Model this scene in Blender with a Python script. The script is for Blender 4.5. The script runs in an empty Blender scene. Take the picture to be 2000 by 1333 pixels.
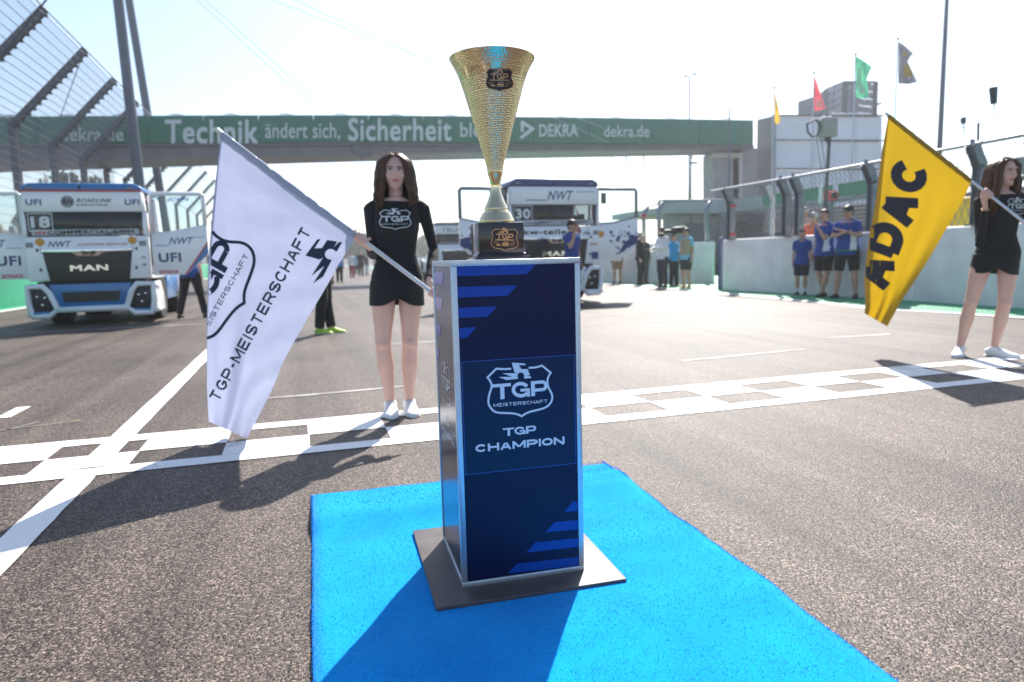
import bpy, bmesh, math, random
from math import sin, cos, pi, radians, atan2, sqrt
from mathutils import Vector as V, Matrix
from mathutils.bvhtree import BVHTree
random.seed(7)
sc = bpy.context.scene
# ------------------------------------------------------------------ camera, sky, sun
F = 1333.0; HY = 506.0; SL = -0.026; VPX = 583.0; CH = 1.0     # focal (px of a 2000 px wide frame), horizon, track direction
def _d(px, py): return V((px-1000.0, 666.5-py, F))
_a = _d(0, HY-1000*SL); _b = _d(2000, HY+1000*SL)
UP = _b.cross(_a).normalized()
if UP.y < 0: UP = -UP
FW = _d(VPX, HY+(VPX-1000)*SL); FW = (FW - UP*FW.dot(UP)).normalized()
RI = UP.cross(FW)
RW = Matrix((RI, FW, UP))            # camera (x right, y up, z forward) -> world
def ray(px, py): return RW @ _d(px, py)
CAM = V((0, 0, CH))
def aY(px, py, Y): v = ray(px, py); return CAM + v*(Y/v.y)
def aX(px, py, X): v = ray(px, py); return CAM + v*(X/v.x)
def aZ(px, py, Z=0.0): v = ray(px, py); return CAM + v*((Z-CH)/v.z)
cd = bpy.data.cameras.new('camera'); cam = bpy.data.objects.new('camera', cd); sc.collection.objects.link(cam)
cr = RW @ V((1,0,0)); cu = RW @ V((0,1,0)); cf = RW @ V((0,0,1))
cam.matrix_world = Matrix(((cr.x,cu.x,-cf.x,0),(cr.y,cu.y,-cf.y,0),(cr.z,cu.z,-cf.z,CH),(0,0,0,1)))
cd.sensor_width = 36; cd.lens = 24*F/1333.33; cd.clip_start = .05; cd.clip_end = 3000
cd.dof.use_dof = True; cd.dof.focus_distance = 2.12; cd.dof.aperture_fstop = 2.9
sc.camera = cam
SUN_AZ, SUN_EL = 32.0, 44.0
w = bpy.data.worlds.new('World'); sc.world = w; w.use_nodes = True
nt = w.node_tree; nt.nodes.clear()
sky = nt.nodes.new('ShaderNodeTexSky'); sky.sky_type = 'NISHITA'; sky.sun_disc = False
sky.sun_elevation = radians(SUN_EL); sky.sun_rotation = radians(SUN_AZ)
sky.dust_density = 1.0; sky.air_density = 1.0; sky.ozone_density = 1.5
bg = nt.nodes.new('ShaderNodeBackground'); bg.inputs[1].default_value = .105
ow = nt.nodes.new('ShaderNodeOutputWorld')
nt.links.new(sky.outputs[0], bg.inputs[0]); nt.links.new(bg.outputs[0], ow.inputs[0])
sl = bpy.data.lights.new('sun', 'SUN'); sl.energy = 5.0; sl.angle = radians(.53); sl.color = (1, .95, .88)
so = bpy.data.objects.new('sun', sl); sc.collection.objects.link(so)
sd = V((sin(radians(SUN_AZ))*cos(radians(SUN_EL)), cos(radians(SUN_AZ))*cos(radians(SUN_EL)), sin(radians(SUN_EL))))
so.rotation_euler = sd.to_track_quat('Z', 'Y').to_euler(); so.location = (8, 12, 14)
sc.view_settings.view_transform = 'Standard'; sc.view_settings.look = 'None'
sc.view_settings.gamma = 1; sc.view_settings.use_curve_mapping = False
sc.view_settings.exposure = 1.02
sc.cycles.max_bounces = 8; sc.cycles.transparent_max_bounces = 16

# ------------------------------------------------------------------ materials
MATS = {}
def mat(name, col=(.5,.5,.5), rough=.5, metal=0, noise=0, nscale=8, bump=0, bscale=60, spec=.5, coat=0, trans=0, alpha=1, sheen=0):
    if name in MATS: return MATS[name]
    m = bpy.data.materials.new(name); m.use_nodes = True; n = m.node_tree.nodes; L = m.node_tree.links
    p = n['Principled BSDF']; p.inputs['Base Color'].default_value = (*col, 1)
    p.inputs['Roughness'].default_value = rough; p.inputs['Metallic'].default_value = metal
    p.inputs['Specular IOR Level'].default_value = spec; p.inputs['Coat Weight'].default_value = coat
    p.inputs['Transmission Weight'].default_value = trans; p.inputs['Alpha'].default_value = alpha
    p.inputs['Sheen Weight'].default_value = sheen
    if noise or bump:
        tc = n.new('ShaderNodeTexCoord')
    if noise:
        t = n.new('ShaderNodeTexNoise'); t.inputs['Scale'].default_value = nscale; t.inputs['Detail'].default_value = 6
        L.new(tc.outputs['Object'], t.inputs['Vector'])
        r = n.new('ShaderNodeMapRange'); r.inputs[3].default_value = 1-noise; r.inputs[4].default_value = 1+noise
        r.inputs[1].default_value = .3; r.inputs[2].default_value = .7
        L.new(t.outputs[0], r.inputs[0])
        mx = n.new('ShaderNodeVectorMath'); mx.operation = 'SCALE'; mx.inputs[0].default_value = col
        L.new(r.outputs[0], mx.inputs['Scale']); L.new(mx.outputs[0], p.inputs['Base Color'])
        r2 = n.new('ShaderNodeMapRange'); r2.inputs[3].default_value = max(0,rough-.12*min(1,noise*4)); r2.inputs[4].default_value = min(1,rough+.12*min(1,noise*4))
        L.new(t.outputs[0], r2.inputs[0]); L.new(r2.outputs[0], p.inputs['Roughness'])
    if bump:
        b = n.new('ShaderNodeTexNoise'); b.inputs['Scale'].default_value = bscale; b.inputs['Detail'].default_value = 4
        L.new(tc.outputs['Object'], b.inputs['Vector'])
        bb = n.new('ShaderNodeBump'); bb.inputs['Strength'].default_value = bump; bb.inputs['Distance'].default_value = .01
        L.new(b.outputs[0], bb.inputs['Height']); L.new(bb.outputs[0], p.inputs['Normal'])
    MATS[name] = m; return m
def asphalt():
    m = bpy.data.materials.new('asphalt'); m.use_nodes = True; n = m.node_tree.nodes; L = m.node_tree.links; p = n['Principled BSDF']
    tc = n.new('ShaderNodeTexCoord')
    v1 = n.new('ShaderNodeTexVoronoi'); v1.inputs['Scale'].default_value = 180; L.new(tc.outputs['Object'], v1.inputs['Vector'])
    v2 = n.new('ShaderNodeTexVoronoi'); v2.inputs['Scale'].default_value = 80; L.new(tc.outputs['Object'], v2.inputs['Vector'])
    sep = n.new('ShaderNodeSeparateColor'); L.new(v1.outputs['Color'], sep.inputs[0])
    cr_ = n.new('ShaderNodeValToRGB'); e = cr_.color_ramp.elements
    e[0].position = .05; e[0].color = (.012,.010,.009,1); e[1].position = 1; e[1].color = (.29,.225,.185,1)
    k = e.new(.42); k.color = (.055,.042,.034,1); k = e.new(.78); k.color = (.115,.089,.073,1)
    L.new(sep.outputs[0], cr_.inputs[0])
    n1 = n.new('ShaderNodeTexNoise'); n1.inputs['Scale'].default_value = .55; n1.inputs['Detail'].default_value = 8; L.new(tc.outputs['Object'], n1.inputs['Vector'])
    mp = n.new('ShaderNodeMapping'); mp.inputs['Scale'].default_value = (3.0, .06, 1); L.new(tc.outputs['Object'], mp.inputs[0])
    n2 = n.new('ShaderNodeTexNoise'); n2.inputs['Scale'].default_value = 1.3; n2.inputs['Detail'].default_value = 5; L.new(mp.outputs[0], n2.inputs['Vector'])
    ad = n.new('ShaderNodeMath'); ad.operation = 'ADD'; L.new(n1.outputs[0], ad.inputs[0]); L.new(n2.outputs[0], ad.inputs[1])
    mr = n.new('ShaderNodeMapRange'); mr.inputs[1].default_value = .7; mr.inputs[2].default_value = 1.3; mr.inputs[3].default_value = .48; mr.inputs[4].default_value = 1.42
    L.new(ad.outputs[0], mr.inputs[0])
    sm = n.new('ShaderNodeVectorMath'); sm.operation = 'SCALE'; L.new(cr_.outputs[0], sm.inputs[0]); L.new(mr.outputs[0], sm.inputs['Scale'])
    L.new(sm.outputs[0], p.inputs['Base Color'])
    p.inputs['Roughness'].default_value = .55; p.inputs['Specular IOR Level'].default_value = .22
    h = n.new('ShaderNodeMath'); h.operation = 'ADD'; L.new(v1.outputs['Distance'], h.inputs[0]); L.new(v2.outputs['Distance'], h.inputs[1])
    b = n.new('ShaderNodeBump'); b.invert = True; b.inputs['Strength'].default_value = .8; b.inputs['Distance'].default_value = .0024
    L.new(h.outputs[0], b.inputs['Height']); L.new(b.outputs[0], p.inputs['Normal'])
    return m
def paint(name, col, wear=.5):
    """road paint worn through to the asphalt grain"""
    m = bpy.data.materials.new(name); m.use_nodes = True; n = m.node_tree.nodes; L = m.node_tree.links; p = n['Principled BSDF']
    tc = n.new('ShaderNodeTexCoord')
    v = n.new('ShaderNodeTexVoronoi'); v.inputs['Scale'].default_value = 120; L.new(tc.outputs['Object'], v.inputs['Vector'])
    t = n.new('ShaderNodeTexNoise'); t.inputs['Scale'].default_value = 3; t.inputs['Detail'].default_value = 9; L.new(tc.outputs['Object'], t.inputs['Vector'])
    a = n.new('ShaderNodeMath'); a.operation = 'MULTIPLY'; a.inputs[1].default_value = .35; L.new(v.outputs['Distance'], a.inputs[0])
    s = n.new('ShaderNodeMath'); s.operation = 'ADD'; L.new(a.outputs[0], s.inputs[0]); L.new(t.outputs[0], s.inputs[1])
    r = n.new('ShaderNodeMapRange'); r.inputs[1].default_value = .95-wear*.42; r.inputs[2].default_value = 1.05-wear*.42; L.new(s.outputs[0], r.inputs[0])
    mx = n.new('ShaderNodeMix'); mx.data_type = 'RGBA'; mx.inputs[6].default_value = (*col,1); mx.inputs[7].default_value = (.2,.185,.17,1)
    L.new(r.outputs[0], mx.inputs[0]); L.new(mx.outputs[2], p.inputs['Base Color']); p.inputs['Roughness'].default_value = .55
    b = n.new('ShaderNodeBump'); b.invert = True; b.inputs['Strength'].default_value = .35; b.inputs['Distance'].default_value = .004
    L.new(v.outputs['Distance'], b.inputs['Height']); L.new(b.outputs[0], p.inputs['Normal'])
    return m
def cloth_mat(name, col, tcol, k=.45):
    m = bpy.data.materials.new(name); m.use_nodes = True; n = m.node_tree.nodes; L = m.node_tree.links; p = n['Principled BSDF']
    p.inputs['Base Color'].default_value = (*col,1); p.inputs['Roughness'].default_value = .8; p.inputs['Sheen Weight'].default_value = .2
    t = n.new('ShaderNodeBsdfTranslucent'); t.inputs[0].default_value = (*tcol,1)
    mx = n.new('ShaderNodeMixShader'); mx.inputs[0].default_value = k
    L.new(p.outputs[0], mx.inputs[1]); L.new(t.outputs[0], mx.inputs[2]); L.new(mx.outputs[0], n['Material Output'].inputs[0])
    tc = n.new('ShaderNodeTexCoord'); w_ = n.new('ShaderNodeTexNoise'); w_.inputs['Scale'].default_value = 14; L.new(tc.outputs['Object'], w_.inputs['Vector'])
    b = n.new('ShaderNodeBump'); b.inputs['Strength'].default_value = .35; b.inputs['Distance'].default_value = .01; L.new(w_.outputs[0], b.inputs['Height'])
    L.new(b.outputs[0], p.inputs['Normal']); L.new(b.outputs[0], t.inputs['Normal'])
    return m
def glass_mat(name, tint=(.85,.92,.95), k=.18):
    m = bpy.data.materials.new(name); m.use_nodes = True; n = m.node_tree.nodes; L = m.node_tree.links; n.remove(n['Principled BSDF'])
    t = n.new('ShaderNodeBsdfTransparent'); t.inputs[0].default_value = (*tint,1)
    g = n.new('ShaderNodeBsdfGlossy'); g.inputs['Roughness'].default_value = .03
    fr = n.new('ShaderNodeFresnel'); fr.inputs[0].default_value = 1.5
    mx = n.new('ShaderNodeMixShader'); L.new(fr.outputs[0], mx.inputs[0]); L.new(t.outputs[0], mx.inputs[1]); L.new(g.outputs[0], mx.inputs[2])
    L.new(mx.outputs[0], n['Material Output'].inputs[0]); return m

# ------------------------------------------------------------------ mesh helpers
WM = {}     # object name -> world matrix of parents
def wmat(o):
    return WM.get(o.name, Matrix.Identity(4)) if o else Matrix.Identity(4)
def tag(o, label=None, cat=None, group=None, kind=None):
    if label: o['label'] = label
    if cat: o['category'] = cat
    if group: o['group'] = group
    if kind: o['kind'] = kind
    return o
def thing(name, label, cat, loc=(0,0,0), rz=0, group=None, scale=1):
    o = bpy.data.objects.new(name, None); sc.collection.objects.link(o); o.empty_display_size = .1
    o.location = loc; o.rotation_euler = (0,0,rz); o.scale = (scale,)*3
    WM[o.name] = Matrix.Translation(V(loc)) @ Matrix.Rotation(rz,4,'Z') @ Matrix.Scale(scale,4)
    return tag(o, label, cat, group)
class MB:
    def __init__(s): s.v = []; s.f = []; s.m = []; s.mi = 0
    def add(s, vs, fs):
        n = len(s.v); s.v += [tuple(p) for p in vs]; s.f += [tuple(i+n for i in f) for f in fs]; s.m += [s.mi]*len(fs); return s
    def box(s, c, d, rz=0, M=None, tx=1, ty=1):
        x, y, z = d[0]/2, d[1]/2, d[2]/2
        p = [V((a*x*(tx if q>0 else 1), b*y*(ty if q>0 else 1), q*z)) for q in (-1,1) for b in (-1,1) for a in (-1,1)]
        R = Matrix.Rotation(rz,3,'Z') if M is None else M
        p = [R @ q + V(c) for q in p]
        return s.add(p, [(0,2,3,1),(4,5,7,6),(0,1,5,4),(2,6,7,3),(0,4,6,2),(1,3,7,5)])
    def bar(s, p0, p1, w, h, up=(0,0,1)):
        p0 = V(p0); p1 = V(p1); a = (p1-p0).normalized(); u = V(up)
        if abs(a.dot(u)) > .98: u = V((0,1,0))
        x = a.cross(u).normalized(); y = x.cross(a)
        vs = []
        for p in (p0, p1):
            for i, j in ((-1,-1),(1,-1),(1,1),(-1,1)): vs.append(p + x*i*w/2 + y*j*h/2)
        return s.add(vs, [(0,1,2,3),(7,6,5,4),(0,4,5,1),(1,5,6,2),(2,6,7,3),(3,7,4,0)])
    def tube(s, pts, r, n=8, cap=True, closed=False, flat=1.0, side=None):
        pts = [V(p) for p in pts]; k = len(pts); rs = r if isinstance(r,(list,tuple)) else [r]*k
        vs = []; prev = None
        for i, p in enumerate(pts):
            if closed: t = (pts[(i+1)%k]-pts[i-1])
            else: t = pts[min(i+1,k-1)]-pts[max(i-1,0)]
            t = t.normalized() if t.length > 1e-9 else V((0,0,1))
            if side is not None: x = V(side)-t*V(side).dot(t)
            elif prev is None: x = t.cross(V((0,0,1)) if abs(t.z) < .9 else V((0,1,0)))
            else: x = prev - t*prev.dot(t)
            x.normalize(); prev = x; y = t.cross(x)
            ra, rb = rs[i] if isinstance(rs[i],(tuple,list)) else (rs[i], rs[i]*flat)
            for j in range(n):
                a = 2*pi*j/n; vs.append(p + x*cos(a)*ra + y*sin(a)*rb)
        fs = []
        for i in range(k if closed else k-1):
            i2 = (i+1)%k
            for j in range(n):
                j2 = (j+1)%n; fs.append((i*n+j, i*n+j2, i2*n+j2, i2*n+j))
        if cap and not closed: fs += [tuple(reversed(range(n))), tuple(range((k-1)*n, k*n))]
        return s.add(vs, fs)
    def lathe(s, prof, c=(0,0,0), n=32, cap=True):
        c = V(c); vs = []; k = len(prof)
        for r, z in prof:
            for j in range(n): a = 2*pi*j/n; vs.append(c+V((r*cos(a), r*sin(a), z)))
        fs = [(i*n+j, i*n+(j+1)%n, (i+1)*n+(j+1)%n, (i+1)*n+j) for i in range(k-1) for j in range(n)]
        if cap: fs += [tuple(reversed(range(n))), tuple(range((k-1)*n, k*n))]
        return s.add(vs, fs)
    def ball(s, c, r, n=12, m=8, M=None):
        c = V(c); rr = r if isinstance(r,(tuple,list)) else (r,r,r); vs = [];
        for i in range(1,m):
            t = pi*i/m
            for j in range(n): a = 2*pi*j/n; q = V((rr[0]*sin(t)*cos(a), rr[1]*sin(t)*sin(a), rr[2]*cos(t))); vs.append(c+(M@q if M else q))
        q = V((0,0,rr[2])); top = c+(M@q if M else q); bot = c-(M@q if M else q); vs += [top, bot]
        fs = [(i*n+j, (i+1)*n+j, (i+1)*n+(j+1)%n, i*n+(j+1)%n) for i in range(m-2) for j in range(n)]
        fs += [(len(vs)-2, j, (j+1)%n) for j in range(n)] + [(len(vs)-1, (m-2)*n+(j+1)%n, (m-2)*n+j) for j in range(n)]
        return s.add(vs, fs)
    def prism(s, poly, O, X, Y, D):
        """polygon (2D) in plane O,X,Y extruded by vector D"""
        O = V(O); X = V(X); Y = V(Y); D = V(D); n = len(poly)
        a = [O+X*x+Y*y for x, y in poly]; b = [p+D for p in a]
        return s.add(a+b, [tuple(reversed(range(n))), tuple(range(n,2*n))]+[(i,(i+1)%n,(i+1)%n+n,i+n) for i in range(n)])
    def build(s, name, material=None, parent=None, smooth=False, bevel=0, world=True, kind=None, recalc=True, auto=None):
        me = bpy.data.meshes.new(name); vs = s.v
        if world and parent is not None:
            I = wmat(parent).inverted(); vs = [tuple(I @ V(p)) for p in vs]
        me.from_pydata(vs, [], s.f)
        ms = material if isinstance(material,(list,tuple)) else [material]
        for m in ms: me.materials.append(m)
        if len(ms) > 1: me.polygons.foreach_set('material_index', s.m)
        if recalc or bevel:
            bm = bmesh.new(); bm.from_mesh(me)
            if bevel:
                bmesh.ops.remove_doubles(bm, verts=bm.verts, dist=1e-6)
                ed = [e for e in bm.edges if len(e.link_faces)==2 and e.calc_face_angle(0) > .5]
                bmesh.ops.bevel(bm, geom=ed, offset=bevel, segments=2, profile=.5, affect='EDGES', clamp_overlap=True)
            if recalc: bmesh.ops.recalc_face_normals(bm, faces=bm.faces)
            bm.to_mesh(me); bm.free()
        if smooth or bevel:
            me.shade_smooth()
            if auto or bevel: me.set_sharp_from_angle(angle=auto or .6)
        me.update()
        o = bpy.data.objects.new(name, me); sc.collection.objects.link(o); o.parent = parent
        if parent is not None: WM[o.name] = wmat(parent)
        if kind: o['kind'] = kind
        return o
def struct(o): o['kind'] = 'structure'; return o
def remesh(mb, name, material, voxel=.008, smooth=4, parent=None, world=True, fac=.5):
    """fuse overlapping closed shapes into one continuous skin"""
    t = mb.build('tmp_'+name, material, None, recalc=False)
    r = t.modifiers.new('r','REMESH'); r.mode = 'VOXEL'; r.voxel_size = voxel
    if smooth: q = t.modifiers.new('s','SMOOTH'); q.factor = fac; q.iterations = smooth
    dg = bpy.context.evaluated_depsgraph_get(); me = bpy.data.meshes.new_from_object(t.evaluated_get(dg))
    old = t.data; bpy.data.objects.remove(t); bpy.data.meshes.remove(old)
    me.name = name; me.shade_smooth()
    if not me.materials: me.materials.append(material)
    if world and parent is not None: me.transform(wmat(parent).inverted())
    o = bpy.data.objects.new(name, me); sc.collection.objects.link(o); o.parent = parent
    if parent is not None: WM[o.name] = wmat(parent)
    return o
# ---- flat graphics
class G2:
    def __init__(s, v=None, f=None): s.v = v or []; s.f = f or []
    def poly(s, pts): n = len(s.v); s.v += [tuple(p) for p in pts]; s.f.append(tuple(range(n, n+len(pts)))); return s
    def join(s, o): n = len(s.v); s.v += o.v; s.f += [tuple(i+n for i in f) for f in o.f]; return s
    def stroke(s, pts, w, closed=False):
        pts = [V(p) for p in pts]; k = len(pts); L = []; R = []
        for i, p in enumerate(pts):
            a = pts[i-1] if (i > 0 or closed) else None; b = pts[(i+1)%k] if (i < k-1 or closed) else None
            d1 = (p-a).normalized() if a is not None else None; d2 = (b-p).normalized() if b is not None else None
            if d1 is None: d1 = d2
            if d2 is None: d2 = d1
            t = (d1+d2).normalized(); nn = V((-t.y, t.x)); c = max(.45, nn.dot(V((-d1.y, d1.x))))
            L.append(p+nn*w/2/c); R.append(p-nn*w/2/c)
        n = len(s.v); s.v += [tuple(p) for p in L]+[tuple(p) for p in R]
        for i in range(k if closed else k-1): j = (i+1)%k; s.f.append((n+i, n+j, n+k+j, n+k+i))
        return s
    def xf(s, sx=1, sy=None, rot=0, tx=0, ty=0):
        sy = sx if sy is None else sy; c, q = cos(rot), sin(rot)
        return G2([(x*sx*c-y*sy*q+tx, x*sx*q+y*sy*c+ty) for x, y in s.v], list(s.f))
    def bounds(s): xs = [p[0] for p in s.v]; ys = [p[1] for p in s.v]; return min(xs), min(ys), max(xs), max(ys)
    def fit(s, w, h=None, cx=0, cy=0, rot=0):
        a, b, c, d = s.bounds(); kx = w/(c-a); ky = h/(d-b) if h else kx
        g = G2([((x-(a+c)/2)*kx, (y-(b+d)/2)*ky) for x, y in s.v], list(s.f)); return g.xf(1,1,rot,cx,cy)
TX = {}
def text(t, bold=.02, shear=0):
    k = (t,bold,shear)
    if k not in TX:
        c = bpy.data.curves.new('t','FONT'); c.body = t; c.offset = 0; c.shear = shear; c.resolution_u = 3; c.space_character = 1.0+bold*1.6
        o = bpy.data.objects.new('t', c); m = o.to_mesh()
        TX[k] = ([(v.co.x, v.co.y) for v in m.vertices], [tuple(p.vertices) for p in m.polygons])
        o.to_mesh_clear(); bpy.data.objects.remove(o); bpy.data.curves.remove(c)
        if bold > .006:      # heavier weight: the outline drawn again, nudged to each side
            vv, ff = TX[k]; g = G2(list(vv), list(ff)); b_ = bold*.55
            for dx, dy in ((-b_,-b_),(b_,-b_),(-b_,b_),(b_,b_)): g.join(G2([(x+dx, y+dy) for x, y in vv], list(ff)))
            TX[k] = (g.v, g.f)
    return G2(list(TX[k][0]), list(TX[k][1]))
def g2mesh(g, step=None):
    bm = bmesh.new(); vs = [bm.verts.new((x,y,0)) for x, y in g.v]
    for f in g.f:
        try: bm.faces.new([vs[i] for i in f])
        except ValueError: pass
    bm.normal_update()
    bmesh.ops.triangulate(bm, faces=[f for f in bm.faces if len(f.verts) > 4])
    if step:
        a, b, c, d = g.bounds()
        x = a+step
        while x < c: bmesh.ops.bisect_plane(bm, geom=bm.verts[:]+bm.edges[:]+bm.faces[:], plane_co=(x,0,0), plane_no=(1,0,0)); x += step
        y = b+step
        while y < d: bmesh.ops.bisect_plane(bm, geom=bm.verts[:]+bm.edges[:]+bm.faces[:], plane_co=(0,y,0), plane_no=(0,1,0)); y += step
    bm.verts.index_update(); v = [tuple(q.co[:2]) for q in bm.verts]; f = [tuple(q.index for q in t.verts) for t in bm.faces]; bm.free(); return v, f
def decal(g, fn, name, material, parent=None, step=None, world=True):
    """map a flat graphic through fn(x,y)->3D point or None"""
    v, f = g2mesh(g, step); P = [fn(x,y) for x, y in v]
    m = MB(); ok = [p is not None for p in P]; idx = {}; vs = []
    for i, p in enumerate(P):
        if ok[i]: idx[i] = len(vs); vs.append(p)
    fc = [tuple(idx[i] for i in t) for t in f if all(ok[i] for i in t)]
    par = list(range(len(vs)))      # overlapping strokes are lifted a hair one above the other
    def root(a):
        while par[a] != a: par[a] = par[par[a]]; a = par[a]
        return a
    for t in fc:
        for b in t[1:]: par[root(b)] = root(t[0])
    comps = {}
    for t in fc: comps.setdefault(root(t[0]), []).append(t)
    if 1 < len(comps) < 400:
        for k, (r_, ts) in enumerate(comps.items()):
            nn = V((0,0,0))
            for t in ts: a, b, c = (V(vs[t[0]]), V(vs[t[1]]), V(vs[t[2]])); nn += (b-a).cross(c-a)
            if nn.length < 1e-12: continue
            nn.normalize(); ref = (CAM-V(vs[ts[0][0]])) if world else V((0,-1,0))
            if nn.dot(ref) < 0: nn = -nn
            for i in set(i for t in ts for i in t): vs[i] = V(vs[i])+nn*(k*(9e-6 if (CAM-V(vs[i])).length < 3 else 5e-5))
    m.add(vs, fc)
    o = m.build(name, material, parent, world=world, recalc=False); return o
def plane_fn(O, X, Y): O = V(O); X = V(X); Y = V(Y); return lambda x, y: O+X*x+Y*y
def bvh_of(o, M=None):
    M = M or wmat(o); me = o.data
    return BVHTree.FromPolygons([M @ v.co for v in me.vertices], [tuple(p.vertices) for p in me.polygons])
def cam_fn(bvh, eps=.002):
    def fn(px, py):
        d = ray(px, py).normalized(); h = bvh.ray_cast(CAM, d)
        return None if h[0] is None else h[0]-d*eps
    return fn
# heavy extended capitals drawn as strokes (x, y in a unit box)
def _arc(a0, a1, cx=.5, cy=.5, rx=.5, ry=.5, n=14):
    return [(cx+rx*cos(radians(a0+(a1-a0)*i/n)), cy+ry*sin(radians(a0+(a1-a0)*i/n))) for i in range(n+1)]
CAPS = {'A':[[(0,0),(.44,1.0)],[(.56,1),(1,0)],[(.16,.27),(.84,.27)]], 'C':[_arc(38,322)], 'D':[[(0,0),(0,1),(.5,1)]+_arc(85,-85,.5,.5,.5,.5,10)+[(.5,0),(0,0)]], 'E':[[(1,0),(0,0),(0,1),(1,1)],[(0,.5),(.9,.5)]],
    'F':[[(0,0),(0,1),(1,1)],[(0,.48),(.9,.48)]], 'G':[_arc(38,330),[(.5,.45),(1,.45),(1,.12)]], 'H':[[(0,0),(0,1)],[(1,0),(1,1)],[(0,.5),(1,.5)]], 'I':[[(0,0),(0,1)]], 'M':[[(0,0),(0,1)],[(1,0),(1,1)],[(.04,1),(.48,.12)],[(.52,.12),(.96,1)]],
    'N':[[(0,0),(0,1)],[(1,0),(1,1)],[(0,1),(1,0)]], 'O':[_arc(0,345,n=23)], 'P':[[(0,0),(0,1),(.6,1)]+_arc(80,-80,.6,.70,.4,.30,8)+[(.6,.40),(.05,.40)]], 'R':[[(0,0),(0,1),(.6,1)]+_arc(80,-80,.6,.72,.4,.28,8)+[(.6,.44),(.05,.44)],[(.6,.42),(1,0)]],
    'S':[[(.97,.78)]+_arc(30,180,.5,.76,.5,.24,8)+_arc(180,270,.5,.74,.5,.24,3)+_arc(90,-90,.5,.25,.5,.25,8)+_arc(270,205,.5,.25,.5,.25,5)], 'T':[[(0,1),(1,1)],[(.5,0),(.5,1)]], '-':[[(0,.42),(1,.42)]]}
def caps(t, wt=.2, wide=1.25, gap=.16):
    g = G2(); x = 0; h = wt/2
    for ch in t:
        W_ = {'I':wt,'M':wide*1.2,'-':wide*.55}.get(ch, wide)
        for pl in CAPS[ch]:
            pts = [(x+h+px*(W_-wt), h+py*(1-wt)) for px, py in pl]
            if ch in 'AMN' or ch in 'HITDPREF': # straight strokes run out to the full height
                pts = [(a, (0 if b <= h+1e-6 else b) if ch in 'AMNHITFPR' else b) for a, b in pts]
                if ch in 'HIN' or (ch == 'M' and len(pl) == 2): pts = [(a, (1 if b >= 1-h-1e-6 else b)) for a, b in pts] if len(pl) == 2 and abs(pl[0][0]-pl[1][0]) < .01 else pts
            g.stroke(pts, wt, closed=(ch == 'O'))
        x += W_+gap
    return g
# TGP shield logo, units as measured on the plinth (y up)
def lgx(x, y): return ((x-810.6)*.3078, -((y-673)+.065*(x-810.6))*.3078)
def smooth2(pts, n=4):
    o = []
    for i in range(len(pts)-1):
        p0, p1, p2, p3 = (V(pts[max(0,i-1)]), V(pts[i]), V(pts[i+1]), V(pts[min(len(pts)-1,i+2)]))
        for k in range(n): u = k/n; o.append(tuple(.5*((2*p1)+(p2-p0)*u+(2*p0-5*p1+4*p2-p3)*u*u+(3*p1-3*p2+p3-p0)*u**3)))
    return o+[tuple(pts[-1])]
SH_L = [[(625,235),(470,240),(315,232)],[(315,232),(125,412)],[(125,412),(185,500),(208,600),(160,740),(130,870),(138,980),(215,1095),(330,1148),(560,1162),(720,1185),(828,1232)]]
SH_R = [[(828,1232),(960,1155),(1200,1098),(1350,1052),(1455,965),(1497,860),(1485,760),(1425,640),(1400,540),(1415,420),(1475,318)],[(1475,318),(1290,168)],[(1290,168),(1150,205),(1000,215)]]
def shield_pts():
    o = []
    for seg in SH_L+SH_R:
        q = smooth2([lgx(*p) for p in seg], 3) if len(seg) > 2 else [lgx(*p) for p in seg]
        o += q if not o else q[1:]
    return o
def horse():
    arc = [(828+74*cos(a), 385-74*sin(a)) for a in [radians(t) for t in range(-28, 215, 18)]]
    return G2().poly([lgx(*p) for p in [(645,108),(915,122),(945,158),(790,158),(845,240),(975,240),(1025,368),(935,372),(1003,384),(1035,393),(1050,430),(905,438)]+arc+[(772,442),(515,468),(360,403),(650,403),(440,328),(735,325),(690,300)]])
def tgp_word():
    def U(x, y): return lgx(x, y)
    k = .3078; g = G2()
    g.poly([U(222,556),U(612,530),U(612,597),U(470,606),U(470,862),U(383,868),U(383,612),U(222,622)])
    pts = [U(820+158*cos(a), 672-.0-128*sin(a)) for a in [radians(t) for t in range(32, 334, 14)]]
    pts = [(x, y+.0) for x, y in pts]; g.stroke(pts, 72*k)
    g.poly([U(812,655),U(1015,642),U(1015,818),U(952,822),U(952,705),U(812,714)])
    g.poly([U(1040,496),U(1124,492),U(1124,806),U(1040,812)])
    g.poly([U(1124,492),U(1290,478),U(1290,546),U(1124,556)]).poly([U(1124,652),U(1290,638),U(1290,706),U(1124,718)])
    bowl = [U(1290+74*cos(a), 592-80*sin(a)) for a in [radians(t) for t in range(92,-93,-15)]]; g.stroke(bowl, 70*k)
    return g
def tgp_logo(sub='MEISTERSCHAFT', full=True, stroke=12.5):
    g = G2(); g.stroke(shield_pts(), stroke)
    g.join(horse()); g.join(tgp_word()); g.join(caps(sub, .17, 1.2, .2).fit(356, 24, 0, -88))
    return g
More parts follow.
